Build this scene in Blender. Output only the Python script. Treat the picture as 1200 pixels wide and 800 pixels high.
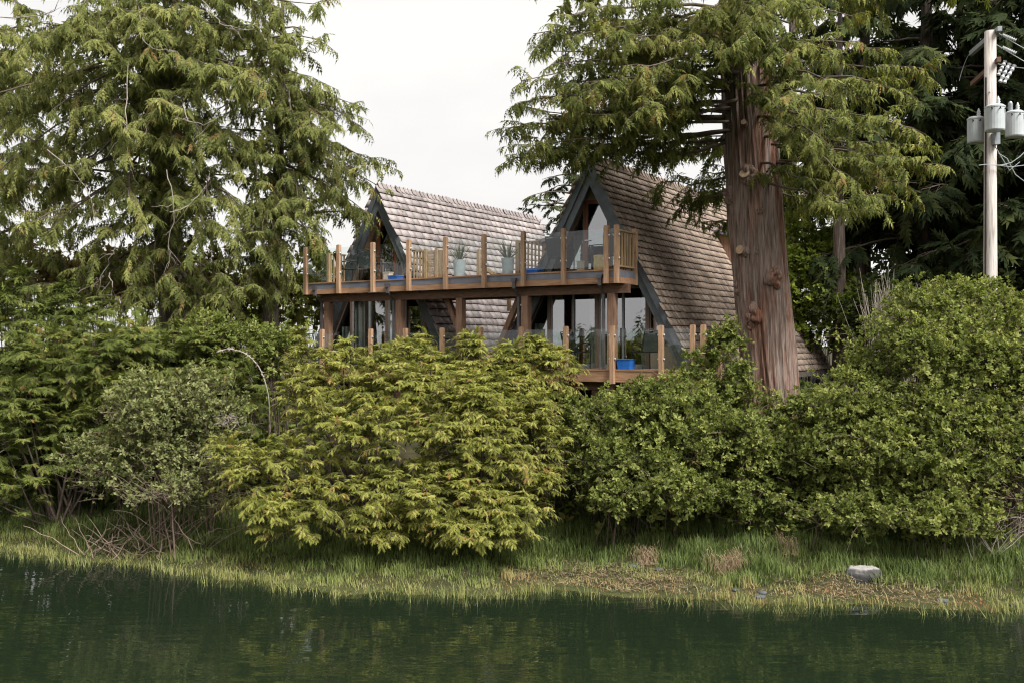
import bpy, math, random
import numpy as np
from mathutils import Matrix, Vector

# ------------------------------------------------------------------ scene, camera, sky, sun
for o in list(bpy.data.objects): bpy.data.objects.remove(o, do_unlink=True)
SC = bpy.context.scene
COL = SC.collection
R = math.radians
CAMZ = 4.5                      # eye height above the water
cam_d = bpy.data.cameras.new('camera'); cam = bpy.data.objects.new('camera', cam_d); COL.objects.link(cam)
cam.location = (0, 0, CAMZ); cam.rotation_euler = (R(90), 0, 0)
cam_d.lens = 35; cam_d.sensor_width = 36; cam_d.shift_y = 5/1200; cam_d.clip_end = 3000
SC.camera = cam

SUN = Vector((0.42, -0.55, 0.80)).normalized()
W = bpy.data.worlds.new('World'); SC.world = W; W.use_nodes = True
nt = W.node_tree; nt.nodes.clear()
sky = nt.nodes.new('ShaderNodeTexSky'); sky.sky_type = 'NISHITA'; sky.sun_disc = False
sky.sun_elevation = math.asin(SUN.z); sky.sun_rotation = math.atan2(SUN.x, SUN.y)
sky.air_density = 1.0; sky.dust_density = 4.0
bg1 = nt.nodes.new('ShaderNodeBackground'); bg1.inputs[1].default_value = 0.05
nt.links.new(sky.outputs[0], bg1.inputs[0])
tc = nt.nodes.new('ShaderNodeTexCoord')
mp = nt.nodes.new('ShaderNodeMapping'); mp.inputs['Scale'].default_value = (1.0, 1.0, 2.2)
nz = nt.nodes.new('ShaderNodeTexNoise'); nz.inputs['Scale'].default_value = 2.2; nz.inputs['Detail'].default_value = 5; nz.inputs['Roughness'].default_value = .5
rp = nt.nodes.new('ShaderNodeValToRGB')
rp.color_ramp.elements[0].position = .36; rp.color_ramp.elements[0].color = (.196, .192, .190, 1)
rp.color_ramp.elements[1].position = .60; rp.color_ramp.elements[1].color = (.231, .226, .217, 1)
nt.links.new(tc.outputs['Generated'], mp.inputs[0]); nt.links.new(mp.outputs[0], nz.inputs['Vector']); nt.links.new(nz.outputs['Fac'], rp.inputs[0])
bg2 = nt.nodes.new('ShaderNodeBackground'); bg2.inputs[1].default_value = 1.0
nt.links.new(rp.outputs[0], bg2.inputs[0])
mx = nt.nodes.new('ShaderNodeMixShader'); mx.inputs[0].default_value = .96      # thin high overcast over the blue
out = nt.nodes.new('ShaderNodeOutputWorld')
nt.links.new(bg1.outputs[0], mx.inputs[1]); nt.links.new(bg2.outputs[0], mx.inputs[2]); nt.links.new(mx.outputs[0], out.inputs[0])

sun_d = bpy.data.lights.new('sun', 'SUN'); sun_d.energy = 1.5; sun_d.angle = R(24); sun_d.color = (1, .975, .93)
sun = bpy.data.objects.new('sun', sun_d); COL.objects.link(sun)
sun.rotation_euler = (-SUN).to_track_quat('-Z', 'Y').to_euler(); sun.location = (10, -20, 30)
SC.view_settings.view_transform = 'Standard'; SC.view_settings.look = 'None'
SC.view_settings.exposure = 2.2; SC.view_settings.gamma = 1.0; SC.view_settings.use_curve_mapping = False
SC.render.engine = 'CYCLES'
SC.cycles.use_denoising = True
SC.cycles.max_bounces = 8; SC.cycles.diffuse_bounces = 4; SC.cycles.glossy_bounces = 3
SC.cycles.transmission_bounces = 3; SC.cycles.transparent_max_bounces = 14
SC.cycles.caustics_reflective = False; SC.cycles.caustics_refractive = False
SC.cycles.sample_clamp_indirect = 6; SC.cycles.filter_width = 1.15

F = 1200 * 35 / 36
def px(x, y, Y):                 # a point seen at photo pixel (x, y), Y metres ahead: used to survey the place
    return np.array([(x - 600) / F * Y, Y, CAMZ + (405 - y) / F * Y])

# ------------------------------------------------------------------ materials
MATS = {}
def nodes_of(name):
    m = bpy.data.materials.new(name); m.use_nodes = True
    n = m.node_tree; n.nodes.clear()
    o = n.nodes.new('ShaderNodeOutputMaterial'); MATS[name] = m
    return m, n, o
def ramp(n, stops):
    r = n.nodes.new('ShaderNodeValToRGB'); e = r.color_ramp.elements
    e[0].position, e[0].color = stops[0][0], (*stops[0][1], 1)
    e[1].position, e[1].color = stops[-1][0], (*stops[-1][1], 1)
    for p, c in stops[1:-1]:
        k = e.new(p); k.color = (*c, 1)
    return r
def noise(n, scale, detail=4, stretch=(1, 1, 1), coord='pos', rough=.55, dist=0):
    if coord == 'pos':
        g = n.nodes.new('ShaderNodeNewGeometry'); src = g.outputs['Position']
    else:
        g = n.nodes.new('ShaderNodeTexCoord'); src = g.outputs['Object']
    mpg = n.nodes.new('ShaderNodeMapping'); mpg.inputs['Scale'].default_value = stretch
    t = n.nodes.new('ShaderNodeTexNoise'); t.inputs['Scale'].default_value = scale; t.inputs['Detail'].default_value = detail
    t.inputs['Roughness'].default_value = rough; t.inputs['Distortion'].default_value = dist
    n.links.new(src, mpg.inputs[0]); n.links.new(mpg.outputs[0], t.inputs['Vector'])
    return t
def mat(name, stops, scale=6, stretch=(1, 1, 1), rough=.8, bump=.0, coord='obj', tint=0.0, detail=5, metal=0, spec=.3, blot=0.0, bdist=.02):
    """noise-grained surface; tint: how strongly the per-piece attribute varies the value"""
    m, n, o = nodes_of(name)
    t = noise(n, scale, detail, stretch, coord)
    r = ramp(n, stops); n.links.new(t.outputs['Fac'], r.inputs[0])
    col = r.outputs[0]
    if blot:
        t2 = noise(n, .9, 4, (1, 1, 1), 'pos')
        mr = n.nodes.new('ShaderNodeMapRange'); mr.inputs[1].default_value = .3; mr.inputs[2].default_value = .7
        mr.inputs[3].default_value = 1 - blot; mr.inputs[4].default_value = 1 + blot * .6
        n.links.new(t2.outputs['Fac'], mr.inputs[0])
        vm = n.nodes.new('ShaderNodeVectorMath'); vm.operation = 'SCALE'
        n.links.new(col, vm.inputs[0]); n.links.new(mr.outputs[0], vm.inputs['Scale']); col = vm.outputs[0]
    if tint:
        a = n.nodes.new('ShaderNodeAttribute'); a.attribute_name = 'tint'
        mr = n.nodes.new('ShaderNodeMapRange'); mr.inputs[3].default_value = 1 - tint; mr.inputs[4].default_value = 1 + tint
        n.links.new(a.outputs['Fac'], mr.inputs[0])
        vm = n.nodes.new('ShaderNodeVectorMath'); vm.operation = 'SCALE'
        n.links.new(col, vm.inputs[0]); n.links.new(mr.outputs[0], vm.inputs['Scale']); col = vm.outputs[0]
    b = n.nodes.new('ShaderNodeBsdfPrincipled'); b.inputs['Roughness'].default_value = rough; b.inputs['Metallic'].default_value = metal
    b.inputs['Specular IOR Level'].default_value = spec
    n.links.new(col, b.inputs['Base Color'])
    if bump:
        bp = n.nodes.new('ShaderNodeBump'); bp.inputs['Strength'].default_value = bump; bp.inputs['Distance'].default_value = bdist
        n.links.new(t.outputs['Fac'], bp.inputs['Height']); n.links.new(bp.outputs[0], b.inputs['Normal'])
    n.links.new(b.outputs[0], o.inputs[0])
    return m
def leaf(name, stops, trans=.3, rough=.7, spec=.10, patch=.38):
    m, n, o = nodes_of(name)
    a = n.nodes.new('ShaderNodeAttribute'); a.attribute_name = 'tint'
    t = noise(n, 1.3, 3)
    ma = n.nodes.new('ShaderNodeMath'); ma.operation = 'MULTIPLY_ADD'; ma.inputs[1].default_value = patch * 2; ma.inputs[2].default_value = -patch
    n.links.new(t.outputs['Fac'], ma.inputs[0])
    ad = n.nodes.new('ShaderNodeMath'); ad.operation = 'ADD'; n.links.new(a.outputs['Fac'], ad.inputs[0]); n.links.new(ma.outputs[0], ad.inputs[1])
    r = ramp(n, stops); n.links.new(ad.outputs[0], r.inputs[0])
    b = n.nodes.new('ShaderNodeBsdfPrincipled'); b.inputs['Roughness'].default_value = rough; b.inputs['Specular IOR Level'].default_value = spec
    n.links.new(r.outputs[0], b.inputs['Base Color'])
    tr = n.nodes.new('ShaderNodeBsdfTranslucent')
    hs = n.nodes.new('ShaderNodeVectorMath'); hs.operation = 'MULTIPLY'; hs.inputs[1].default_value = (1.15, 1.2, .6)
    n.links.new(r.outputs[0], hs.inputs[0]); n.links.new(hs.outputs[0], tr.inputs[0])
    mxs = n.nodes.new('ShaderNodeMixShader'); mxs.inputs[0].default_value = trans
    n.links.new(b.outputs[0], mxs.inputs[1]); n.links.new(tr.outputs[0], mxs.inputs[2]); n.links.new(mxs.outputs[0], o.inputs[0])
    return m
def glass(name, tint, add, ior=1.5):
    m, n, o = nodes_of(name)
    t = n.nodes.new('ShaderNodeBsdfTransparent'); t.inputs[0].default_value = (*tint, 1)
    g = n.nodes.new('ShaderNodeBsdfGlossy'); g.inputs['Roughness'].default_value = .0; g.inputs[0].default_value = (.95, .96, 1, 1)
    f = n.nodes.new('ShaderNodeFresnel'); f.inputs[0].default_value = ior
    ad = n.nodes.new('ShaderNodeMath'); ad.operation = 'ADD'; ad.use_clamp = True; ad.inputs[1].default_value = add
    nz = noise(n, .8, 2); bp = n.nodes.new('ShaderNodeBump'); bp.inputs['Strength'].default_value = .06; bp.inputs['Distance'].default_value = .05
    n.links.new(nz.outputs['Fac'], bp.inputs['Height']); n.links.new(bp.outputs[0], g.inputs['Normal'])
    mxs = n.nodes.new('ShaderNodeMixShader')
    gm = n.nodes.new('ShaderNodeNewGeometry'); sb = n.nodes.new('ShaderNodeMath'); sb.operation = 'SUBTRACT'; sb.inputs[0].default_value = 1.0
    n.links.new(gm.outputs['Backfacing'], sb.inputs[1]); ml = n.nodes.new('ShaderNodeMath'); ml.operation = 'MULTIPLY'
    n.links.new(f.outputs[0], ad.inputs[0]); n.links.new(ad.outputs[0], ml.inputs[0]); n.links.new(sb.outputs[0], ml.inputs[1]); n.links.new(ml.outputs[0], mxs.inputs[0])
    n.links.new(t.outputs[0], mxs.inputs[1]); n.links.new(g.outputs[0], mxs.inputs[2]); n.links.new(mxs.outputs[0], o.inputs[0])
    return m

mat('cedar_timber', [(.3, (.33, .195, .112)), (.55, (.455, .285, .178)), (.75, (.555, .375, .25))], 9, (3, 3, .35), .75, .2, blot=.25)
mat('cedar_fascia', [(.3, (.29, .155, .085)), (.7, (.47, .28, .165))], 6, (.4, 3, 4), .75, .2, blot=.25)
mat('dark_timber', [(.3, (.10, .055, .035)), (.7, (.19, .11, .07))], 6, (1, 3, 4), .8, .2)
mat('post_timber', [(.3, (.20, .115, .075)), (.7, (.33, .20, .135))], 8, (3, 3, .4), .8, .2, blot=.2)
mat('weathered_slat', [(.3, (.26, .17, .09)), (.7, (.44, .31, .18))], 9, (3, 3, .4), .8, .1)
mat('grey_trim', [(.3, (.075, .090, .098)), (.7, (.125, .140, .148))], 5, (1, 1, 1), .55, .05, blot=.25)
mat('flashing', [(.3, (.15, .155, .185)), (.7, (.21, .215, .25))], 3, (1, 1, 1), .5, .03, blot=.15)
mat('pipe_dark', [(.3, (.075, .068, .070)), (.7, (.12, .11, .112))], 4, (1, 1, 1), .5, 0)
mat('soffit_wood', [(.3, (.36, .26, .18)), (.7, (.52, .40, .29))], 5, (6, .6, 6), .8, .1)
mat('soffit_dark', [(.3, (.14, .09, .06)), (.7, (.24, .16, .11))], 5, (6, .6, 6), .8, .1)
mat('siding', [(.3, (.40, .34, .27)), (.7, (.52, .45, .37))], 4, (8, 8, .4), .8, .1, blot=.15)
mat('door_wood', [(.3, (.22, .065, .03)), (.7, (.36, .13, .06))], 8, (4, 4, .4), .45, .1)
mat('mullion', [(.3, (.16, .11, .085)), (.7, (.26, .19, .15))], 8, (4, 4, .4), .6, .1)
mat('alu_frame', [(.3, (.20, .21, .21)), (.7, (.30, .31, .31))], 6, (1, 1, 1), .4, 0)
mat('shake_grey', [(.25, (.23, .190, .185)), (.5, (.335, .292, .282)), (.75, (.44, .395, .382))], 16, (4, 1.2, 4), .85, .10, coord='pos', tint=.28, blot=.16)
mat('shake_brown', [(.25, (.165, .120, .092)), (.5, (.30, .228, .180)), (.75, (.43, .35, .29))], 16, (4, 1.2, 4), .85, .10, coord='pos', tint=.3, blot=.28)
mat('shake_butt_shade', [(.3, (.035, .029, .026)), (.7, (.075, .062, .055))], 12, (1, 1, 1), .95, 0, coord='pos')  # weathered end grain plus the shade under each course, painted dark
mat('roof_deck', [(.3, (.05, .04, .035)), (.7, (.09, .075, .06))], 6, (1, 1, 1), .9, 0)
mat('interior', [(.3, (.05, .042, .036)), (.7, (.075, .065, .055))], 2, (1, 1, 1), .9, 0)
mat('curtain', [(.3, (.70, .69, .68)), (.7, (.82, .81, .80))], 3, (6, 6, .3), .9, .2)
mat('deck_board', [(.3, (.20, .13, .085)), (.7, (.34, .24, .17))], 7, (.5, 4, 4), .8, .1)
mat('black_metal', [(.3, (.012, .013, .014)), (.7, (.025, .026, .028))], 8, (1, 1, 1), .45, 0)
mat('chair_mesh', [(.3, (.016, .022, .022)), (.7, (.03, .038, .038))], 40, (1, 1, 1), .7, 0)
mat('blue_plastic', [(.3, (.02, .13, .55)), (.7, (.03, .19, .68))], 6, (1, 1, 1), .4, 0)
mat('planter', [(.3, (.36, .43, .46)), (.7, (.48, .55, .58))], 4, (1, 1, 1), .5, .05, blot=.1)
mat('log_bark', [(.3, (.42, .27, .10)), (.6, (.62, .45, .22)), (.78, (.16, .08, .03))], 7, (1, 1, .5), .8, .3)
mat('log_cut', [(.3, (.55, .40, .22)), (.7, (.68, .52, .32))], 12, (1, 1, 1), .8, .1)
mat('clip_metal', [(.3, (.60, .60, .60)), (.7, (.75, .75, .75))], 4, (1, 1, 1), .3, 0, metal=.6)
def bark_red():
    m, n, o = nodes_of('bark_red')
    st = noise(n, 5.5, 8, (4.5, 4.5, .30)); r1 = ramp(n, [(.25, (.050, .024, .016)), (.45, (.20, .092, .060)), (.62, (.33, .175, .118)), (.78, (.43, .27, .195))]); n.links.new(st.outputs['Fac'], r1.inputs[0])
    r2 = ramp(n, [(.25, (.075, .052, .043)), (.45, (.235, .172, .142)), (.65, (.38, .30, .26)), (.8, (.49, .41, .365))]); n.links.new(st.outputs['Fac'], r2.inputs[0])
    pa = noise(n, 1.0, 4, (2.6, 2.6, .30), dist=.6); mr = n.nodes.new('ShaderNodeMapRange'); mr.inputs[1].default_value = .39; mr.inputs[2].default_value = .55; n.links.new(pa.outputs['Fac'], mr.inputs[0])
    mc = n.nodes.new('ShaderNodeMix'); mc.data_type = 'RGBA'; n.links.new(mr.outputs[0], mc.inputs[0]); n.links.new(r1.outputs[0], mc.inputs[6]); n.links.new(r2.outputs[0], mc.inputs[7])
    b = n.nodes.new('ShaderNodeBsdfPrincipled'); b.inputs['Roughness'].default_value = .9; b.inputs['Specular IOR Level'].default_value = .2
    bp = n.nodes.new('ShaderNodeBump'); bp.inputs['Strength'].default_value = 1.0; bp.inputs['Distance'].default_value = .07
    n.links.new(st.outputs['Fac'], bp.inputs['Height']); n.links.new(bp.outputs[0], b.inputs['Normal']); n.links.new(mc.outputs[2], b.inputs['Base Color']); n.links.new(b.outputs[0], o.inputs[0])
bark_red()
mat('bark_dark', [(.25, (.035, .025, .02)), (.5, (.10, .075, .06)), (.75, (.19, .16, .14))], 5, (4, 4, .35), .9, .8, coord='pos', detail=7, blot=.2, bdist=.05)
mat('twig', [(.3, (.075, .055, .043)), (.7, (.15, .115, .09))], 9, (1, 1, 1), .9, 0, coord='pos', tint=.3)
mat('twig_pale', [(.3, (.22, .18, .15)), (.7, (.38, .33, .28))], 9, (1, 1, 1), .9, 0, coord='pos', tint=.3)
mat('twig_brown', [(.3, (.13, .095, .07)), (.7, (.26, .20, .15))], 9, (1, 1, 1), .9, 0, coord='pos', tint=.35)
mat('lichen', [(.3, (.34, .33, .29)), (.7, (.54, .53, .48))], 20, (1, 1, 1), .95, .2, coord='pos')
mat('cut_wood', [(.3, (.42, .27, .17)), (.7, (.60, .44, .31))], 14, (1, 1, 1), .85, .3, coord='pos')
mat('pole_wood', [(.28, (.34, .29, .265)), (.5, (.58, .52, .48)), (.72, (.74, .68, .64))], 7, (3, 3, .22), .85, .4, coord='pos', blot=.16)
mat('steel', [(.3, (.20, .22, .23)), (.7, (.31, .33, .34))], 5, (1, 1, 1), .45, 0, metal=.3)
mat('transformer', [(.3, (.42, .45, .46)), (.7, (.52, .55, .56))], 3, (1, 1, 1), .4, .02, blot=.1)
mat('porcelain', [(.3, (.50, .52, .54)), (.7, (.62, .64, .66))], 3, (1, 1, 1), .25, 0)
mat('wire', [(.3, (.28, .30, .31)), (.7, (.40, .42, .43))], 3, (1, 1, 1), .5, 0)
mat('stone', [(.3, (.05, .054, .06)), (.7, (.11, .118, .128))], 9, (1, 1, 1), .85, .5, coord='pos', blot=.2)
mat('moss', [(.3, (.020, .032, .012)), (.7, (.055, .075, .022))], 20, (1, 1, 1), .95, .6, coord='pos')
mat('straw', [(.3, (.26, .18, .105)), (.7, (.42, .31, .20))], 9, (1, 1, 1), .9, 0, coord='pos', tint=.3)
glass('pane', (.74, .77, .75), .28)
glass('rail_glass', (.95, .98, .97), .02)
leaf('leaf_gold', [(.0, (.080, .096, .019)), (.45, (.225, .240, .050)), (.8, (.385, .385, .095)), (.975, (.50, .46, .15)), (1, (.32, .19, .07))], .34)
leaf('leaf_cedar', [(.0, (.060, .078, .021)), (.5, (.165, .185, .050)), (.98, (.32, .32, .098)), (1, (.29, .18, .07))], .34)
leaf('leaf_cedar_left', [(.0, (.072, .090, .028)), (.5, (.190, .210, .063)), (.98, (.36, .36, .125)), (1, (.30, .19, .08))], .36)
leaf('leaf_hedge', [(.0, (.044, .064, .015)), (.5, (.120, .148, .034)), (.98, (.26, .275, .072)), (1, (.27, .17, .06))], .32)
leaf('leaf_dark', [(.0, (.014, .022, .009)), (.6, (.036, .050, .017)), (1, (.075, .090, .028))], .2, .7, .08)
leaf('leaf_shrub', [(.0, (.070, .094, .023)), (.5, (.178, .208, .056)), (1, (.355, .375, .125))], .38)
leaf('leaf_shrub_grey', [(.0, (.095, .115, .042)), (.5, (.205, .225, .090)), (1, (.35, .36, .165))], .36)
leaf('leaf_bright', [(.0, (.065, .10, .015)), (.5, (.155, .20, .034)), (1, (.29, .34, .07))], .4)
leaf('leaf_blade', [(.0, (.035, .060, .028)), (.5, (.085, .11, .055)), (1, (.22, .21, .11))], .25)
leaf('leaf_russet', [(.0, (.10, .075, .03)), (.5, (.19, .15, .06)), (1, (.32, .24, .13))], .3)

# grass: colour of the plants themselves: green sedge uphill, straw and rust along the tide line
def grass_mat():
    m, n, o = nodes_of('grass')
    a = n.nodes.new('ShaderNodeAttribute'); a.attribute_name = 'tint'
    r = ramp(n, [(0, (.105, .152, .042)), (.3, (.185, .23, .066)), (.55, (.265, .275, .092)), (.75, (.37, .315, .14)), (.9, (.36, .225, .10)), (1, (.30, .15, .07))])
    n.links.new(a.outputs['Fac'], r.inputs[0])
    b = n.nodes.new('ShaderNodeBsdfPrincipled'); b.inputs['Roughness'].default_value = .6; b.inputs['Specular IOR Level'].default_value = .2
    n.links.new(r.outputs[0], b.inputs['Base Color'])
    tr = n.nodes.new('ShaderNodeBsdfTranslucent'); n.links.new(r.outputs[0], tr.inputs[0])
    mxs = n.nodes.new('ShaderNodeMixShader'); mxs.inputs[0].default_value = .3
    n.links.new(b.outputs[0], mxs.inputs[1]); n.links.new(tr.outputs[0], mxs.inputs[2]); n.links.new(mxs.outputs[0], o.inputs[0])
grass_mat()
def ground_mat():
    m, n, o = nodes_of('ground')
    t = noise(n, 3.5, 6); r = ramp(n, [(.3, (.020, .018, .010)), (.5, (.040, .038, .018)), (.7, (.075, .062, .034))]); n.links.new(t.outputs['Fac'], r.inputs[0])
    g = n.nodes.new('ShaderNodeNewGeometry'); sx = n.nodes.new('ShaderNodeSeparateXYZ'); n.links.new(g.outputs['Position'], sx.inputs[0])
    mr = n.nodes.new('ShaderNodeMapRange'); mr.inputs[1].default_value = -.05; mr.inputs[2].default_value = .12
    n.links.new(sx.outputs['Z'], mr.inputs[0])
    t2 = noise(n, 2.2, 5); r2 = ramp(n, [(.3, (.030, .045, .016)), (.55, (.062, .078, .026)), (.75, (.11, .11, .045))]); n.links.new(t2.outputs['Fac'], r2.inputs[0])
    mc = n.nodes.new('ShaderNodeMix'); mc.data_type = 'RGBA'
    n.links.new(mr.outputs[0], mc.inputs[0]); n.links.new(r2.outputs[0], mc.inputs[6]); n.links.new(r.outputs[0], mc.inputs[7])
    b = n.nodes.new('ShaderNodeBsdfPrincipled'); b.inputs['Roughness'].default_value = .9; b.inputs['Specular IOR Level'].default_value = .15
    bp = n.nodes.new('ShaderNodeBump'); bp.inputs['Strength'].default_value = .6; bp.inputs['Distance'].default_value = .08
    n.links.new(t.outputs['Fac'], bp.inputs['Height']); n.links.new(bp.outputs[0], b.inputs['Normal'])
    n.links.new(mc.outputs[2], b.inputs['Base Color']); n.links.new(b.outputs[0], o.inputs[0])
ground_mat()
def water_mat():
    m, n, o = nodes_of('water')
    t1 = noise(n, 1.0, 1.5, (.9, 3.0, 1)); t2 = noise(n, 2.6, 2, (.8, 2.6, 1), dist=.4)
    a = n.nodes.new('ShaderNodeMath'); a.operation = 'MULTIPLY_ADD'; a.inputs[1].default_value = .35
    n.links.new(t2.outputs['Fac'], a.inputs[0]); n.links.new(t1.outputs['Fac'], a.inputs[2])
    bp = n.nodes.new('ShaderNodeBump'); bp.inputs['Strength'].default_value = .07; bp.inputs['Distance'].default_value = .10
    n.links.new(a.outputs[0], bp.inputs['Height'])
    # body of the water: clear green, soaking up light over the first metre or so
    t = n.nodes.new('ShaderNodeBsdfTransparent'); t.inputs[0].default_value = (.42, .48, .34, 1)
    d = n.nodes.new('ShaderNodeBsdfDiffuse'); d.inputs[0].default_value = (.024, .040, .021, 1)
    mb = n.nodes.new('ShaderNodeMixShader'); mb.inputs[0].default_value = .45
    n.links.new(t.outputs[0], mb.inputs[1]); n.links.new(d.outputs[0], mb.inputs[2])
    g = n.nodes.new('ShaderNodeBsdfGlossy'); g.inputs['Roughness'].default_value = .0; n.links.new(bp.outputs[0], g.inputs['Normal'])
    f = n.nodes.new('ShaderNodeFresnel'); f.inputs[0].default_value = 2.1; n.links.new(bp.outputs[0], f.inputs['Normal'])
    mxs = n.nodes.new('ShaderNodeMixShader'); n.links.new(f.outputs[0], mxs.inputs[0])
    n.links.new(mb.outputs[0], mxs.inputs[1]); n.links.new(g.outputs[0], mxs.inputs[2]); n.links.new(mxs.outputs[0], o.inputs[0])
water_mat()
def rock_mat():  # pale dry cap; lit top and shaded sides painted in by surface normal
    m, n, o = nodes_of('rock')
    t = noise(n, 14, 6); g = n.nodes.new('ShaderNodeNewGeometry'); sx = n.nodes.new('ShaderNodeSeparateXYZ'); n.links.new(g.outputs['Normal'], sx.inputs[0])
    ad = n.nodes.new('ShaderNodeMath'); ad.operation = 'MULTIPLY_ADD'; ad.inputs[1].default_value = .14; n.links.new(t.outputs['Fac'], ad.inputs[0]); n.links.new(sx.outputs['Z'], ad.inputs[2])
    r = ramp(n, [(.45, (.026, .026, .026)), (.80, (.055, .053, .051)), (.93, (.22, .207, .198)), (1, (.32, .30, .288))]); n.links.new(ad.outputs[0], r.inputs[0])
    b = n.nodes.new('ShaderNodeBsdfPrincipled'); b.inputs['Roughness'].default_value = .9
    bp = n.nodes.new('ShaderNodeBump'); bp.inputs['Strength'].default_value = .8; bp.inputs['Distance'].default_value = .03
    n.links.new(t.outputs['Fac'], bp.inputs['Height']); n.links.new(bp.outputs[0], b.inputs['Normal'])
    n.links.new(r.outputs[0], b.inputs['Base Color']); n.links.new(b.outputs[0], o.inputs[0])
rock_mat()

# ------------------------------------------------------------------ mesh helpers
def mesh_np(name, V, Fs, tint=None, smooth=False, material=None):
    V = np.asarray(V, dtype=np.float32).reshape(-1, 3)
    if isinstance(Fs, np.ndarray): Fs = [Fs]
    Fs = [np.asarray(f, dtype=np.int32) for f in Fs if len(f)]
    me = bpy.data.meshes.new(name)
    loops = np.concatenate([f.ravel() for f in Fs]); tot = np.concatenate([np.full(len(f), f.shape[1], np.int32) for f in Fs])
    start = np.concatenate([[0], np.cumsum(tot)[:-1]]).astype(np.int32)
    me.vertices.add(len(V)); me.loops.add(len(loops)); me.polygons.add(len(tot))
    me.vertices.foreach_set('co', V.ravel()); me.loops.foreach_set('vertex_index', loops.astype(np.int32))
    me.polygons.foreach_set('loop_start', start)
    if smooth: me.polygons.foreach_set('use_smooth', np.ones(len(tot), bool))
    if tint is not None:
        at = me.attributes.new('tint', 'FLOAT', 'POINT'); at.data.foreach_set('value', np.asarray(tint, np.float32))
    me.update(calc_edges=True)
    if material: me.materials.append(MATS[material])
    return me
def link(name, data, parent=None, kind=None):
    o = bpy.data.objects.new(name, data); COL.objects.link(o)
    if parent is not None: o.parent = parent
    if kind: o['kind'] = kind
    return o
def empty(name, label, cat, M=None, group=None):
    o = bpy.data.objects.new(name, None); COL.objects.link(o); o.empty_display_size = .3
    if M is not None: o.matrix_world = M
    o['label'] = label; o['category'] = cat
    if group: o['group'] = group
    return o
def tag(o, label, cat, group=None):
    o['label'] = label; o['category'] = cat
    if group: o['group'] = group
    return o

class MB:
    """collects shapes for one mesh"""
    def __init__(s): s.v = []; s.f = []
    def add(s, V, Fc):
        k = len(s.v); s.v += [tuple(map(float, p)) for p in V]; s.f += [tuple(int(i) + k for i in f) for f in Fc]; return s
    def box(s, x0, x1, y0, y1, z0, z1):
        V = [(x0, y0, z0), (x1, y0, z0), (x1, y1, z0), (x0, y1, z0), (x0, y0, z1), (x1, y0, z1), (x1, y1, z1), (x0, y1, z1)]
        return s.add(V, [(3, 2, 1, 0), (4, 5, 6, 7), (0, 1, 5, 4), (1, 2, 6, 5), (2, 3, 7, 6), (3, 0, 4, 7)])
    def prism(s, poly, y0, y1):            # poly in (x, z), extruded along y
        n = len(poly)
        V = [(p[0], y0, p[1]) for p in poly] + [(p[0], y1, p[1]) for p in poly]
        Fc = [tuple(range(n)), tuple(range(2 * n - 1, n - 1, -1))] + [((i + 1) % n, i, n + i, n + (i + 1) % n) for i in range(n)]
        return s.add(V, Fc)
    def beam(s, a, b, w, h, up=(0, 0, 1)):  # square bar from a to b
        a = Vector(a); b = Vector(b); d = (b - a).normalized(); u = Vector(up)
        x = d.cross(u)
        if x.length < 1e-4: x = Vector((1, 0, 0))
        x.normalize(); u = x.cross(d)
        V = []
        for p in (a, b):
            for sx, su in ((-1, -1), (1, -1), (1, 1), (-1, 1)): V.append(p + x * (w / 2 * sx) + u * (h / 2 * su))
        return s.add(V, [(0, 1, 2, 3), (7, 6, 5, 4), (1, 0, 4, 5), (2, 1, 5, 6), (3, 2, 6, 7), (0, 3, 7, 4)])
    def lathe(s, prof, n=16, c=(0, 0, 0)):  # prof (r, z)
        V = []; Fc = []
        for r, z in prof:
            for i in range(n):
                a = 2 * math.pi * i / n; V.append((c[0] + r * math.cos(a), c[1] + r * math.sin(a), c[2] + z))
        for j in range(len(prof) - 1):
            for i in range(n):
                Fc.append((j * n + i, j * n + (i + 1) % n, (j + 1) * n + (i + 1) % n, (j + 1) * n + i))
        Fc.append(tuple(range(n - 1, -1, -1))); Fc.append(tuple((len(prof) - 1) * n + i for i in range(n)))
        return s.add(V, Fc)
    def tube(s, path, r, n=6):
        path = [Vector(p) for p in path]; rs = r if hasattr(r, '__len__') else [r] * len(path)
        V = []; Fc = []
        for i, p in enumerate(path):
            d = (path[min(i + 1, len(path) - 1)] - path[max(i - 1, 0)]).normalized()
            u = Vector((0, 0, 1)) if abs(d.z) < .9 else Vector((1, 0, 0))
            x = d.cross(u).normalized(); y = d.cross(x)
            for k in range(n):
                a = 2 * math.pi * k / n; V.append(p + x * (rs[i] * math.cos(a)) + y * (rs[i] * math.sin(a)))
        for j in range(len(path) - 1):
            for k in range(n): Fc.append((j * n + k, j * n + (k + 1) % n, (j + 1) * n + (k + 1) % n, (j + 1) * n + k))
        Fc.append(tuple(range(n - 1, -1, -1))); Fc.append(tuple((len(path) - 1) * n + k for k in range(n)))
        return s.add(V, Fc)
    def mesh(s, name, material, off=(0, 0, 0), smooth=False):
        me = bpy.data.meshes.new(name)
        me.from_pydata([(p[0] - off[0], p[1] - off[1], p[2] - off[2]) for p in s.v], [], s.f); me.update()
        me.materials.append(MATS[material])
        if smooth: me.polygons.foreach_set('use_smooth', [True] * len(me.polygons))
        return me

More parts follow.
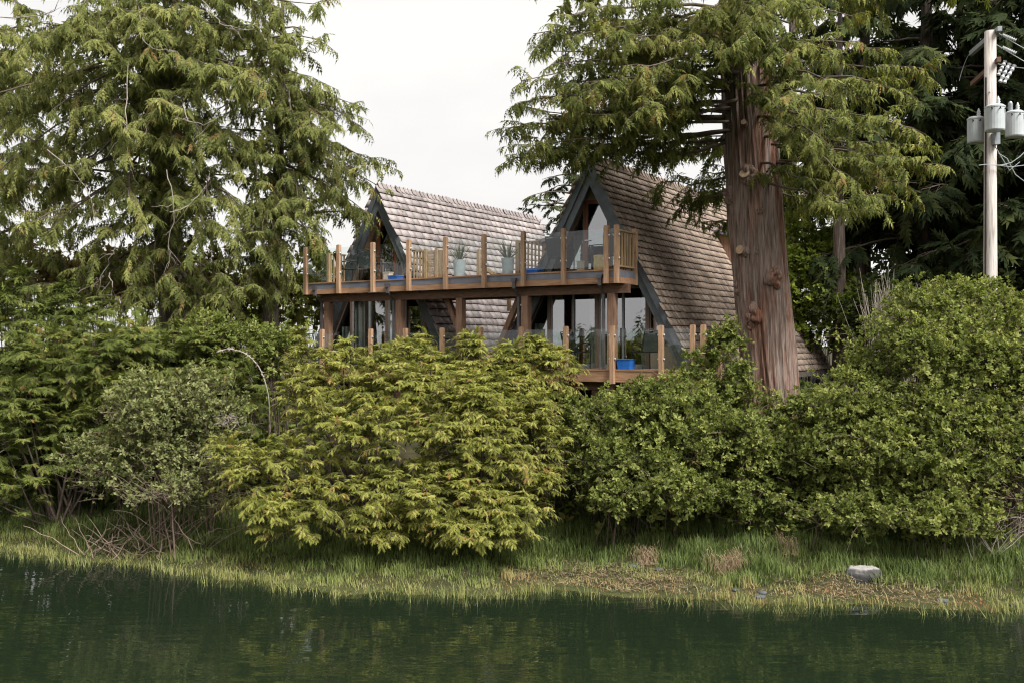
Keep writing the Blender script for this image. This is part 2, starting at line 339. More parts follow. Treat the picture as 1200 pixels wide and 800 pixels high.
def nrm(a): return a / np.maximum(np.linalg.norm(a, axis=-1, keepdims=True), 1e-9)
def tubes(paths, radii, sides=4):
    """many tubes at once: paths (n, k, 3), radii (n, k)"""
    paths = np.asarray(paths, float); radii = np.asarray(radii, float); n, k, _ = paths.shape
    d = np.empty_like(paths); d[:, 1:-1] = paths[:, 2:] - paths[:, :-2]; d[:, 0] = paths[:, 1] - paths[:, 0]; d[:, -1] = paths[:, -1] - paths[:, -2]
    d = nrm(d); u = np.zeros_like(d); u[..., 2] = 1; st = np.abs(d[..., 2]) > .9; u[st] = (1, 0, 0)
    x = nrm(np.cross(d, u)); y = np.cross(d, x)
    a = np.arange(sides) * 2 * np.pi / sides
    V = paths[:, :, None] + radii[:, :, None, None] * (np.cos(a)[:, None] * x[:, :, None] + np.sin(a)[:, None] * y[:, :, None])
    base = (np.arange(n) * k * sides)[:, None, None] + (np.arange(k - 1) * sides)[None, :, None]
    i = np.arange(sides)[None, None]; j = (np.arange(sides) + 1)[None, None] % sides
    Fq = np.stack([base + i, base + j, base + sides + j, base + sides + i], -1).reshape(-1, 4)
    return V.reshape(-1, 3), Fq
class Acc:
    """collects vertex / face arrays for one big mesh"""
    def __init__(s): s.V = []; s.Q = []; s.T = []; s.tint = []; s.n = 0
    def add(s, V, Q=None, T=None, tint=.5):
        s.V.append(V.reshape(-1, 3)); k = len(s.V[-1])
        if Q is not None: s.Q.append(Q + s.n)
        if T is not None: s.T.append(T + s.n)
        s.tint.append(np.full(k, tint) if np.isscalar(tint) else np.asarray(tint).ravel()); s.n += k
    def mesh(s, name, material, off=None, smooth=False):
        V = np.concatenate(s.V)
        if off is not None: V = V - np.asarray(off)
        Fs = ([np.concatenate(s.Q)] if s.Q else []) + ([np.concatenate(s.T)] if s.T else [])
        return mesh_np(name, V, Fs, np.concatenate(s.tint), smooth, material)

# leaf-spray templates: axis +y, plane xy, normal +z
def frond(nb=8, wid=.075, droop=.22, seed=0, spread=.42):
    rg = np.random.default_rng(seed); V = []; Fc = []
    def dia(b, t, w, zb, zt):
        k = len(V); d = (t - b); L = np.linalg.norm(d); d /= L; s = np.array([-d[1], d[0]]); m = b + d * L * .08; zm = zb + .01
        V.extend([(*(m + s * w), zm), (*(m - s * w), zm), (t[0], t[1], zt)]); Fc.append((k, k + 1, k + 2))
    zf = lambda y: -droop * y * y
    dia(np.array([0., 0.]), np.array([0., .62]), .022, 0, zf(.62))
    dia(np.array([0., .5]), np.array([rg.normal(0, .03), 1.]), wid * .8, zf(.5), zf(1.))
    for i in range(nb):
        for sg in (-1, 1):
            y = .06 + .72 * (i + (.25 if sg > 0 else 0)) / nb + rg.normal(0, .015); a = R(48 + rg.normal(0, 7) - 10 * y)
            l = spread * (1 - y) ** .5 * (.75 + .4 * rg.random()) * (.6 + .4 * min(1, y * 5))
            b = np.array([0, y]); t = b + l * np.array([sg * math.sin(a), math.cos(a)])
            dia(b, t, wid * (.8 + .4 * rg.random()) * .8, zf(y), zf(y) - droop * l * .9 - .02 + rg.normal(0, .02))
    return np.array(V), np.array(Fc)
FR = [frond(8, .036, .34, s, .36) for s in range(4)]
FRG = [frond(5, .050, .36, 60 + s, .40) for s in range(5)]         # fine golden tips
FRD = [frond(3, .080, .40, 10 + s, .32) for s in range(4)]         # hanging, narrower
FRS = [frond(4, .10, .25, 20 + s, .42) for s in range(3)]           # simple, for farther trees
def rosette(nl, seed, tilt=48, wid=.24):
    rg = np.random.default_rng(seed); V = []; Fc = []
    for i in range(nl):
        a = 2 * math.pi * (i * .382 + .08 * rg.random()); el = R(tilt + 24 * rg.normal()); l = .65 + .5 * rg.random(); z0 = .35 * i / nl
        d = np.array([math.cos(a) * math.sin(el), math.cos(el) * 0 + math.sin(a) * math.sin(el), math.cos(el)]); s = np.array([-math.sin(a), math.cos(a), 0])
        b = np.array([0, 0, z0]); m = b + d * l * .5 + np.array([0, 0, .04]); t = b + d * l - np.array([0, 0, .12 * l]); k = len(V)
        V.extend([b, m + s * wid * l, t, m - s * wid * l]); Fc.append((k, k + 1, k + 2, k + 3))
    return np.array(V), np.array(Fc)
RO = [rosette(5, 40 + s) for s in range(5)]
def place(acc, temps, P, A, N, S, tint, rg):
    """instances realised into one mesh: y axis of the template along A, its z axis near N"""
    P = np.asarray(P); A = nrm(np.asarray(A)); X = nrm(np.cross(A, N)); N2 = np.cross(X, A); S = np.asarray(S)
    which = rg.integers(0, len(temps), len(P))
    for w, (TV, TF) in enumerate(temps):
        q = np.where(which == w)[0]
        if not len(q): continue
        n = len(q); nv = len(TV)
        V = P[q][:, None] + S[q][:, None, None] * (TV[None, :, 0:1] * X[q][:, None] + TV[None, :, 1:2] * A[q][:, None] + TV[None, :, 2:3] * N2[q][:, None])
        Q = TF[None] + (np.arange(n) * nv)[:, None, None]
        Q = Q.reshape(-1, TF.shape[1])
        acc.add(V, Q if TF.shape[1] == 4 else None, Q if TF.shape[1] == 3 else None, np.repeat(tint[q], nv))
ZROT = lambda d, a: np.stack([d[..., 0] * np.cos(a) - d[..., 1] * np.sin(a), d[..., 0] * np.sin(a) + d[..., 1] * np.cos(a), d[..., 2]], -1)

# ------------------------------------------------------------------ terrain and water
SHX = np.array([-400, -60, -30, -11.3, -6.85, -3.1, -.62, .78, 3.75, 7.3, 8.7, 14, 30, 60, 400.])
SHY = np.array([60, 34, 29, 21.9, 20.0, 18.1, 18.0, 18.3, 17.5, 17.1, 16.9, 16.3, 15, 14, 10.])
def shore(x): return np.interp(x, SHX, SHY) + .10 * np.sin(x * 2.3) + .06 * np.sin(x * 5.1 + 1)
def height(x, y):
    q = y - shore(x)
    h = np.interp(q, [-70, -20, -6, -2, 0, .9, 2.2, 3.6, 6, 9, 13, 60], [-3.5, -3.2, -1.9, -.75, 0, .14, .42, .85, 1.9, 2.7, 3.05, 3.4])
    far = np.clip((-70 - y) / 14, 0, 1.5)                      # the other bank, behind the viewer
    h = np.where(y < -60, np.maximum(h, -1.0 + far * 3.2), h)
    return h + .05 * np.sin(x * 1.7 + y * .9) * np.clip(q, 0, 1) + .03 * np.sin(x * 4.1 - y * 3.3) * np.clip(q * 2, 0, 1)
def strip(a, b, n): return list(np.linspace(a, b, n, endpoint=False))
gx = np.array(strip(-1500, -60, 12) + strip(-60, -16, 30) + strip(-16, 14, 100) + strip(14, 60, 30) + strip(60, 1500, 12) + [1500])
gy = np.array(strip(-1500, -90, 6) + strip(-90, -55, 10) + strip(-55, 10, 20) + strip(10, 15, 15) + strip(15, 28, 64) + strip(28, 60, 20) + strip(60, 1500, 10) + [1500])
GX, GY = np.meshgrid(gx, gy); GZ = height(GX, GY)
nx, ny = len(gx), len(gy); idx = np.arange(nx * ny).reshape(ny, nx)
GF = np.stack([idx[:-1, :-1], idx[:-1, 1:], idx[1:, 1:], idx[1:, :-1]], -1).reshape(-1, 4)
g = link('ground', mesh_np('ground', np.stack([GX, GY, GZ], -1), GF, None, True, 'ground'), kind='structure')
wm = mesh_np('water', np.array([(-1500, -1500, 0), (1500, -1500, 0), (1500, 300, 0), (-1500, 300, 0)]), np.array([[0, 1, 2, 3]]), None, False, 'water')
link('water', wm, kind='structure')

# ------------------------------------------------------------------ the A-frame cabins
HX = Matrix.Translation((2.57, 24.0, 0)) @ Matrix.Rotation(R(-32.5), 4, 'Z')   # house frame: x along the front, y into the lot
def hw_pt(x, y, z): return np.array(HX @ Vector((x, y, z)))
DZ, LZ, APEX, SL = 6.34, 3.93, 9.33, 1.885
rnd = random.Random(7)
def hthing(name, label, cat, base, group=None):
    return empty(name, label, cat, HX @ Matrix.Translation(base), group)
def part(name, mb, material, root, base, smooth=False, kind=None, label=None):
    o = link(name, mb.mesh(name, material, base, smooth), root, kind)
    if label: o['label'] = label
    return o

def shingle_mesh(w, ln, th, tint):
    V = [(0, 0, .000), (w, 0, .000), (w, ln, .006), (0, ln, .006), (0, 0, .005), (w, 0, .005), (w, ln, th), (0, ln, th)]
    return np.array(V, float), np.array([(3, 2, 1, 0), (4, 5, 6, 7), (0, 1, 5, 4), (1, 2, 6, 5), (2, 3, 7, 6), (3, 0, 4, 7)])
def build_cabin(xc, yf, yb, look, label, expo, wmin, wmax, seed):
    rg = np.random.default_rng(seed); base = (xc, yf, LZ)
    root = hthing('a_frame_cabin', label, 'cabin', base, 'a-frame cabins')
    zb = 3.55                                                    # eaves
    hw = lambda z, ap=APEX: (ap - z) / SL
    k = math.sqrt(1 + SL * SL)
    P = lambda n, mb, m, par=root, **kw: part(n, mb, m, par, base, **kw)
    loc = lambda poly: [(xc + p[0], p[1]) for p in poly]
    def off(d): return APEX - d * k
    # roof slab
    t = .15
    poly = [(-hw(zb), zb), (0, APEX), (hw(zb), zb), (hw(zb, off(t)), zb), (0, off(t)), (-hw(zb, off(t)), zb)]
    mb = MB()
    mb.prism(loc([poly[0], poly[1], poly[4], poly[5]]), yf + .02, yb); mb.prism(loc([poly[1], poly[2], poly[3], poly[4]]), yf + .02, yb)
    roof = P('roof', mb, 'roof_deck')
    # shingles: laid course by course on both slopes
    slope_len = (APEX - zb) / (SL / k); ncrs = int(slope_len / expo)
    mat_name = 'shake_brown' if look == 'brown' else 'shake_grey'
    variants = []
    for i in range(24):
        w = wmin + (wmax - wmin) * (i % 12) / 11; tn = [.12, .3, .42, .5, .58, .68, .85, .95][rg.integers(0, 8)]
        V, Fq = shingle_mesh(w - .014, expo * 1.10, .036 + .008 * rg.random(), 0)
        vm_ = mesh_np('shingle', V, Fq, np.full(8, tn), False, mat_name); vm_.materials.append(MATS['shake_butt_shade']); vm_.polygons[4].material_index = 1
        variants.append((w, vm_, V, Fq, tn))
    items = []
    for side in (1, -1):
        for c in range(ncrs):
            y = yf - .05 - rg.random() * .15
            while y < yb:
                i = rg.integers(0, 24) if side == 1 else rg.integers(0, 24)
                w = variants[i][0]
                y0 = max(y, yf - .03)
                b0 = c * expo - .02 + rg.normal(0, .005)
                items.append((side, c, y, b0, i, rg.normal(0, .003))); y += w
    b_vec = {1: Vector((1 / k, 0, -SL / k)), -1: Vector((-1 / k, 0, -SL / k))}
    n_vec = {1: Vector((SL / k, 0, 1 / k)), -1: Vector((-SL / k, 0, 1 / k))}
    def tmat(side, y, b0, tw):
        a = Vector((0, 1, 0)); b = b_vec[side]; n = n_vec[side]
        o = Vector((0, y - yf, APEX - LZ)) + b * b0 + n * .004
        M = Matrix(((a.x, b.x, n.x, o.x), (a.y, b.y, n.y, o.y), (a.z, b.z, n.z, o.z), (0, 0, 0, 1)))
        return M @ Matrix.Rotation(tw, 4, 'Z')
    # the 300 that show largest: near the front of the slope that faces the water
    def shown(it):
        side, c, y, b0, i, tw = it
        z = APEX - b0 * SL / k
        if side == -1: return 9e9
        return (y - yf) + (0 if z > 4.6 else 30)
    items.sort(key=shown)
    for it in items[:300]:
        side, c, y, b0, i, tw = it
        o = link('shingle', variants[i][1], roof); o.matrix_local = tmat(side, y, b0, tw)
    acc = Acc()
    for it in items[300:]:
        side, c, y, b0, i, tw = it
        M = np.array(tmat(side, y, b0, tw)); V = variants[i][2] @ M[:3, :3].T + M[:3, 3]
        acc.add(V, variants[i][3], tint=variants[i][4])
    fm = acc.mesh('shingle_field', mat_name); fm.materials.append(MATS['shake_butt_shade']); fm.polygons.foreach_set('material_index', np.tile([0, 0, 0, 0, 1, 0], len(fm.polygons) // 6).astype(np.int32))
    link('shingle_field', fm, roof, 'stuff')
    # ridge caps: lapped, butts sticking up
    capm = []
    for q in range(5):
        mb = MB(); w = .17
        for sg in (1, -1):
            a0 = Vector((0, 0, .035)); a1 = Vector((sg * w / k, 0, .035 - w * SL / k))
            up = Vector((0, 0, .075)); th = Vector((0, 0, .026))
            V = [a0, a1, a1 + Vector((0, .26, 0)), a0 + Vector((0, .26, 0))]
            V2 = [v + th + (up if i in (0, 1) else Vector()) for i, v in enumerate(V)]; V1 = [v + (up if i in (0, 1) else Vector()) for i, v in enumerate(V)]
            mb.add(V1 + V2, [(3, 2, 1, 0), (4, 5, 6, 7), (0, 1, 5, 4), (1, 2, 6, 5), (2, 3, 7, 6), (3, 0, 4, 7)])
        me = mb.mesh('ridge_cap', mat_name); at = me.attributes.new('tint', 'FLOAT', 'POINT'); at.data.foreach_set('value', [.2 + .15 * q] * len(me.vertices)); capm.append(me)
    y = yf - .03
    while y < yb - .1:
        o = link('ridge_cap', capm[rg.integers(0, 5)], roof); o.location = (rg.normal(0, .006), y - yf, APEX - LZ + rg.normal(0, .006)); o.rotation_euler = (rg.normal(0, .03), 0, rg.normal(0, .02)); y += .205
    # barge boards, two steps
    for sg in (1, -1):
        for d0, d1, y0, y1 in ((-.005, .155, yf - .07, yf + .015), (.158, .335, yf - .02, yf + .06)):
            pol = [(0, off(d0)), (sg * hw(zb, off(d0)), zb - .02), (sg * hw(zb, off(d1)), zb - .02), (0, off(d1))]
            if sg < 0: pol = pol[::-1]
            P('barge_board', MB().prism(loc(pol), y0, y1), 'grey_trim')
        # soffit lining of the overhang
        pol = [(0, off(t + .004)), (sg * hw(DZ, off(t + .004)), DZ), (sg * hw(DZ, off(t + .03)), DZ), (0, off(t + .03))]
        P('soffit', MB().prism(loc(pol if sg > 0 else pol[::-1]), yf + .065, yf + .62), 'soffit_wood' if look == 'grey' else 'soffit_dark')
    yw = yf + .42; ai = off(t + .032); hwi = lambda z: (ai - z) / SL
    # upper storey: panel, door, two triangular lights
    zh = DZ + 1.96
    P('gable_panel', MB().prism(loc([(-hwi(zh), zh), (hwi(zh), zh), (0, ai)]), yw, yw + .06), 'siding')
    dw = .37
    door = P('door', MB().box(xc - dw, xc - dw + .085, yw - .02, yw + .05, DZ, zh).box(xc + dw - .085, xc + dw, yw - .02, yw + .05, DZ, zh)
             .box(xc - dw + .085, xc + dw - .085, yw - .02, yw + .05, zh - .1, zh).box(xc - dw + .085, xc + dw - .085, yw - .02, yw + .05, DZ, DZ + .16), 'door_wood')
    P('door_pane', MB().box(xc - dw + .085, xc + dw - .085, yw + .010, yw + .022, DZ + .16, zh - .1), 'pane', door)
    P('door_handle', MB().box(xc - dw + .03, xc - dw + .05, yw - .06, yw - .022, DZ + .9, DZ + .92).box(xc - dw + .03, xc - dw + .15, yw - .075, yw - .06, DZ + .9, DZ + .92), 'clip_metal', door)
    for sg in (1, -1):
        zt = ai - (dw + .005) * SL
        tri = lambda m: [(sg * (dw + .004 + m * .9), DZ + .12 + m), (sg * (hwi(DZ + .12 + m) - m * 1.13), DZ + .12 + m), (sg * (dw + .004 + m * .9), zt - m * 2.9)]
        fl = lambda p: loc(p if sg > 0 else p[::-1])
        o3, i3 = tri(0), tri(.06); mb = MB()
        for a in range(3):
            b2 = (a + 1) % 3; mb.prism(fl([o3[a], o3[b2], i3[b2], i3[a]]), yw - .005, yw + .05)
        win = P('window', mb, 'mullion')
        P('pane', MB().prism(fl(i3), yw + .015, yw + .027), 'pane', win)
        P('sill_board', MB().prism(fl([(sg * (dw + .004), DZ), (sg * hwi(DZ), DZ), (sg * hwi(DZ + .118), DZ + .118), (sg * (dw + .004), DZ + .118)]), yw, yw + .05), 'siding')
    # floor and room shell
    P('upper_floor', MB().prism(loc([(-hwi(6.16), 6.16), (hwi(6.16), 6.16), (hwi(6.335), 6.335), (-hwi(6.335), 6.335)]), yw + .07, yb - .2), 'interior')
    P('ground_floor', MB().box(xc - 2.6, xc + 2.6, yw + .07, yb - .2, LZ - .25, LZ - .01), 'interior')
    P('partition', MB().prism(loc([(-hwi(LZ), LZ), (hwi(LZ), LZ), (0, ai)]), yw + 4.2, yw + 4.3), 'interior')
    P('rear_wall', MB().prism(loc([(-hwi(zb), zb), (hwi(zb), zb), (0, ai)]), yb - .5, yb - .4), 'siding')
    # lower storey: header, mullions, glazing
    zt = 6.02
    P('header', MB().prism(loc([(-hwi(zt), zt), (hwi(zt), zt), (hwi(6.30), 6.30), (-hwi(6.30), 6.30)]), yw - .03, yw + .065), 'mullion')
    for mx_, mw in ((-1.44, .08), (0, .10), (1.44, .08)):
        P('mullion', MB().box(xc + mx_ - mw / 2, xc + mx_ + mw / 2, yw - .03, yw + .06, LZ, zt), 'mullion')
    for a, b, slide in ((-1.40, -.05, True), (.05, 1.40, True)):
        f = .05; m_ = (a + b) / 2
        for c, d, yo in ((a, m_ + .03, 0), (m_ - .03, b, .032)):
            mb = MB().box(xc + c, xc + c + f, yw + yo, yw + yo + .03, LZ, zt).box(xc + d - f, xc + d, yw + yo, yw + yo + .03, LZ, zt)
            mb.box(xc + c + f, xc + d - f, yw + yo, yw + yo + .03, LZ, LZ + .1).box(xc + c + f, xc + d - f, yw + yo, yw + yo + .03, zt - .06, zt)
            w_ = P('sliding_door', mb, 'alu_frame')
            P('pane', MB().box(xc + c + f, xc + d - f, yw + yo + .010, yw + yo + .02, LZ + .1, zt - .06), 'pane', w_)
    for sg in (1, -1):
        zs = LZ + .55; zz = min(zt, ai - 1.5 * SL)
        q0 = [(sg * 1.485, zs), (sg * hwi(zs), zs), (sg * hwi(zz), zz), (sg * 1.485, zz)]
        if abs(q0[2][0] - q0[3][0]) < .03: q0 = q0[:3]
        cx_ = np.mean([p[0] for p in q0]); cz_ = np.mean([p[1] for p in q0])
        q1 = [(p[0] + (cx_ - p[0]) * .13, p[1] + (cz_ - p[1]) * .10) for p in q0]; n_ = len(q0)
        fl = lambda p: loc(p if sg > 0 else p[::-1]); mb = MB()
        for a in range(n_):
            b2 = (a + 1) % n_; mb.prism(fl([q0[a], q0[b2], q1[b2], q1[a]]), yw - .005, yw + .05)
        win = P('window', mb, 'mullion'); P('pane', MB().prism(fl(q1), yw + .015, yw + .027), 'pane', win)
        # board siding under the sill, board by board
        xb = 1.49
        while xb < hwi(LZ) - .02:
            xe = min(xb + .145, hwi(LZ))
            pol = [(sg * xb, LZ), (sg * xe, LZ), (sg * xe, min(zs, ai - xe * SL)), (sg * xb, min(zs, ai - xb * SL))]
            P('siding_board', MB().prism(fl(pol), yw + rnd.uniform(0, .006), yw + .05), 'siding'); xb += .15
    # curtains: pleated sheets inside the glass
    def curtain(x0, x1, z0, z1, lean=0):
        n = max(8, int((x1 - x0) / .035)); V = []; Fc = []
        for i in range(n + 1):
            u = i / n; x = x0 + (x1 - x0) * u; yy = yw + .12 + .035 * math.sin(u * n * 1.1) + .012 * math.sin(u * 9)
            V += [(xc + x + lean * u, yy, z0), (xc + x * .5 + (x0 + x1) * .25 if False else xc + x, yy, z1)]
        Fc = [(2 * i, 2 * i + 2, 2 * i + 3, 2 * i + 1) for i in range(n)]
        mb = MB().add(V, Fc); mb.add([(v[0], v[1] + .006, v[2]) for v in V], [f[::-1] for f in Fc]); P('curtain', mb, 'curtain')
    curtain(-.78, -.44, DZ + .14, DZ + 1.08); curtain(-.52, -.42, DZ + 1.08, DZ + 1.5)
    if look == 'brown':
        curtain(-1.40, -1.12, LZ + .02, 5.98); curtain(-.30, .16, LZ + .02, 5.98); curtain(1.20, 1.42, LZ + .02, 5.98)
        curtain(-1.98, -1.52, LZ + .6, 5.1); curtain(1.52, 1.86, LZ + .6, 5.2)
    else:
        curtain(-1.40, -.98, LZ + .02, 5.98); curtain(-1.95, -1.5, LZ + .6, 5.1); curtain(1.2, 1.42, LZ + .02, 5.98); curtain(1.5, 1.95, LZ + .6, 5.1)
    return root, base, roof, P

RX, RY0, RY1 = -1.343, 1.05, 12.86
LX, LY0, LY1 = -8.95, 1.70, 11.0
cabR, baseR, roofR, PR = build_cabin(RX, RY0, RY1, 'brown', 'nearer a-frame cabin with steep brown shake roof behind the big trunk', .205, .15, .30, 3)
cabL, baseL, roofL, PL = build_cabin(LX, LY0, LY1, 'grey', 'farther a-frame cabin with pale grey shake roof beside the left cedars', .25, .24, .44, 4)

# board-clad dormers of the nearer cabin, one on each slope
def dormer(sg, y0, y1, hin, zin, hout, zout, cheek_boards):
    base = baseR; k = math.sqrt(1 + SL * SL)
    rz = lambda h: APEX - h * SL
    X = lambda h: RX + sg * h
    fl = lambda p: p if sg > 0 else p[::-1]
    d = PR('dormer', MB().prism(fl([(X(hin), zin), (X(hout), zout), (X(hout), rz(hout) - .05), (X(hin), rz(hin) - .05)]), y0 + .02, y1), 'dark_timber')
    h = hin
    while h < hout - .02:
        he = min(h + .135, hout); zt = lambda q: zin + (zout - zin) * (q - hin) / (hout - hin)
        PR('board', MB().prism(fl([(X(h), zt(h)), (X(he), zt(he)), (X(he), rz(he) - .03), (X(h), rz(h) - .03)]), y0 - .012 - rnd.uniform(0, .006), y0 + .015), 'post_timber', d); h += .145
    yy = y0
    while yy < y1 - .02:
        PR('board', MB().box(min(X(hout), X(hout) + sg * .022), max(X(hout), X(hout) + sg * .022), yy, min(yy + .135, y1), rz(hout) - .05, zout), 'post_timber', d); yy += .145
    a = .25; zr = lambda q: zin + (zout - zin) * (q - hin) / (hout - hin)
    PR('dormer_roof', MB().prism(fl([(X(hin - .1), zr(hin - .1) + .1), (X(hout + a), zr(hout + a) + .1), (X(hout + a), zr(hout + a) + .01), (X(hin - .1), zr(hin - .1) + .01)]), y0 - .14, y1 + .1), 'flashing', d)
dormer(1, 8.0, 9.3, .72, APEX - .72 * SL + .02, 2.12, 7.66, True)
dormer(-1, 3.05, 5.6, .85, APEX - .85 * SL + .02, 2.6, 7.45, True)
# moss on the front end of the ridge
def blob(acc, c, r, n, rg, tint=.5):
    th = np.linspace(0, np.pi, n // 2 + 1); ph = np.linspace(0, 2 * np.pi, n, endpoint=False)
    T, Ph = np.meshgrid(th, ph, indexing='ij'); d = np.stack([np.sin(T) * np.cos(Ph), np.sin(T) * np.sin(Ph), np.cos(T)], -1)
    rr = 1 + .16 * np.sin(3 * Ph + rg.random() * 6) * np.sin(T) + .12 * np.sin(5 * T + rg.random() * 6) + .06 * rg.normal(size=T.shape) * np.sin(T)
    V = np.asarray(c) + d * rr[..., None] * np.asarray(r)
    a, b = T.shape; ii = np.arange(a * b).reshape(a, b); Q = np.stack([ii[:-1], ii[1:], np.roll(ii[1:], -1, 1), np.roll(ii[:-1], -1, 1)], -1).reshape(-1, 4)
    acc.add(V, Q, tint=tint)
rgm = np.random.default_rng(5); ac = Acc()
blob(ac, (0.08, .12, APEX - LZ + .02), (.17, .22, .13), 20, rgm)
link('moss', ac.mesh('moss', 'moss', None, True), roofR)

# ------------------------------------------------------------------ the shared balcony
DB = (-5.2, 0, 0)
deck = hthing('upper_balcony', 'long upper timber balcony with glass railing joining both a-frame cabins', 'balcony', (DB[0], DB[1], LZ))
DBB = (DB[0], DB[1], LZ)
PD = lambda n, mb, m, par=deck, **kw: part(n, mb, m, par, DBB, **kw)
XL, XR_ = -10.2, 0.0
# boards run along the front; between the cabins the deck reaches back
yy = .03; i = 0
while yy < 2.75:
    if yy < 1.40: PD('deck_board', MB().box(XL + .03, XR_ - .03, yy, yy + .132, DZ - .035 + rnd.uniform(-.002, .002), DZ), 'deck_board')
    else: PD('deck_board', MB().box(-7.05, -3.25, yy, yy + .132, DZ - .035 + rnd.uniform(-.002, .002), DZ), 'deck_board')
    yy += .139
PD('fascia_board', MB().box(XL, XR_, -.045, 0, DZ - .335, DZ - .19), 'cedar_fascia')
PD('flashing', MB().box(XL, XR_, -.035, .01, DZ - .185, DZ - .035), 'flashing')
PD('edge_trim', MB().box(XL - .02, XR_ + .02, -.06, .028, DZ - .033, DZ + .004), 'cedar_fascia')
for xx, s in ((XL, -1), (XR_, 1)):
    y1 = .95 if s > 0 else 1.5
    PD('fascia_board', MB().box(min(xx, xx + s * .045), max(xx, xx + s * .045), .0, y1, DZ - .335, DZ - .19), 'cedar_fascia')
    PD('flashing', MB().box(min(xx, xx + s * .03), max(xx, xx + s * .03), .0, y1, DZ - .185, DZ - .035), 'flashing')
PD('beam', MB().box(XL + .25, XR_ + .12, .25, .42, DZ - .56, DZ - .337), 'dark_timber')
PD('beam', MB().box(-7.0, -3.3, 2.35, 2.5, DZ - .50, DZ - .26), 'dark_timber')
x = XL + .12
while x < XR_ - .1:
    y1 = 2.6 if -7.0 < x < -3.3 else 1.42
    PD('joist', MB().box(x, x + .045, .02, y1, DZ - .255, DZ - .04), 'dark_timber'); x += .46
# supports under the beam, each with a grey downpipe next to it
SUP = [.337, 2.825, 4.90, 6.99, 9.71]
gz = lambda xh, yh: float(height(*hw_pt(xh, yh, 0)[:2]))
for tt in SUP:
    PD('support_post', MB().box(-tt - .10, -tt + .10, .24, .43, gz(-tt, .3) - .2, DZ - .56), 'post_timber')
for tt, tp in ((9.88, 9.86), (7.14, 7.11), (2.99, 2.93), (.53, .465)):
    dp = PD('downpipe', MB().box(-tt - .035, -tt + .035, .20, .27, gz(-tt, .2), DZ - .56).box(-tp - .045, -tp + .045, -.11, -.05, DZ - .38, DZ - .13)
            .beam((-tp, -.08, DZ - .36), (-tt, .245, DZ - .58), .05, .05), 'pipe_dark')
    PD('rain_head', MB().prism([(-tp - .08, DZ - .12), (-tp + .08, DZ - .12), (-tp + .05, DZ - .22), (-tp - .05, DZ - .22)][::-1], -.135, -.062), 'pipe_dark', dp)
# diagonal braces of the middle bay
PD('brace', MB().beam((-5.75, .75, DZ - .30), (-4.95, .75, DZ - 2.1), .14, .14, (0, 1, 0)), 'post_timber')
PD('brace', MB().beam((-3.15, .75, DZ - .30), (-4.05, .75, DZ - 2.1), .14, .14, (0, 1, 0)), 'post_timber')

clip_me = MB().lathe([(.022, -.02), (.026, -.005), (.026, .012), (.016, .02)], 8).mesh('clip', 'clip_metal')
def rail_post(root, off, x, y, z, h, drop, P_, mat_='cedar_timber', clips='f', w=.105):
    top = z + h
    p = P_('railing_post', MB().box(x - w / 2, x + w / 2, y - w / 2, y + w / 2, z - drop, top - .012).box(x - w / 2 + .012, x + w / 2 - .012, y - w / 2 + .012, y + w / 2 - .012, top - .012, top), mat_)
    if clips:
        for dz in (.26, .82):
            for s in (-1, 1):
                c = link('clip', clip_me, p); c.location = (x + s * (w / 2 + .02) - off[0], y - off[1], z + dz - off[2]); c.rotation_euler = (0, R(90), 0)
    return p
FT = [.0, .275, 1.461, 2.635, 3.844, 5.086, 6.336, 7.62, 8.90, 10.2]
for k_, tt in enumerate(FT): rail_post(deck, DBB, -tt, -.105, DZ, 1.06, .34, PD)
for a, b in zip(FT[:-1], FT[1:]):
    if b - a > .5: PD('glass_panel', MB().box(-b + .075, -a - .075, -.112, -.100, DZ + .07, DZ + .98), 'rail_glass')
PD('glass_panel', MB().box(-.2, -.075, -.112, -.100, DZ + .07, DZ + .98), 'rail_glass')
# side returns: timber balusters on the right, glass then balusters on the left
rail_post(deck, DBB, .0, .92, DZ, 1.06, .34, PD, clips=None)
def balusters(pts_a, pts_b, n, z0, z1, z1b=None, mt='weathered_slat'):
    for q in range(n):
        u = (q + .5) / n; x = pts_a[0] + (pts_b[0] - pts_a[0]) * u; y = pts_a[1] + (pts_b[1] - pts_a[1]) * u
        zt = z1 + ((z1b if z1b is not None else z1) - z1) * u
        PD('baluster', MB().box(x - .019, x + .019, y - .019, y + .019, z0, zt), mt)
    a, b = Vector((*pts_a, z1)), Vector((*pts_b, z1b if z1b is not None else z1))
    PD('top_rail', MB().beam(a + Vector((0, 0, .02)), b + Vector((0, 0, .02)), .085, .038), mt)
    PD('bottom_rail', MB().beam((*pts_a, z0), (*pts_b, z0), .06, .038), mt)
balusters((0, -.04), (0, .86), 6, DZ + .08, DZ + .92)
rail_post(deck, DBB, -10.2, .87, DZ, .96, .0, PD, 'weathered_slat', None, .085)
PD('glass_panel', MB().box(-10.206, -10.194, .0, .80, DZ + .07, DZ + .96), 'rail_glass')
balusters((-10.2, .92), (-10.2, 1.62), 6, DZ + .08, DZ + .93)
# lattice privacy screen beside the farther cabin
for x in (-7.02, -6.62, -6.30): rail_post(deck, DBB, x, 1.55, DZ, .98, .0, PD, 'weathered_slat', None, .09)
balusters((-7.5, 1.55), (-7.07, 1.55), 4, DZ + .08, DZ + .90, DZ + .90)
for x0, x1 in ((-6.97, -6.67), (-6.57, -6.35)):
    n = 7
    for q in range(n + 1):
        x = x0 + (x1 - x0) * q / n; PD('lattice_slat', MB().box(x - .012, x + .012, 1.545, 1.556, DZ + .06, DZ + .92), 'weathered_slat')
    for q in range(12):
        z = DZ + .08 + .075 * q; PD('lattice_slat', MB().box(x0, x1, 1.557, 1.566, z - .011, z + .011), 'weathered_slat')
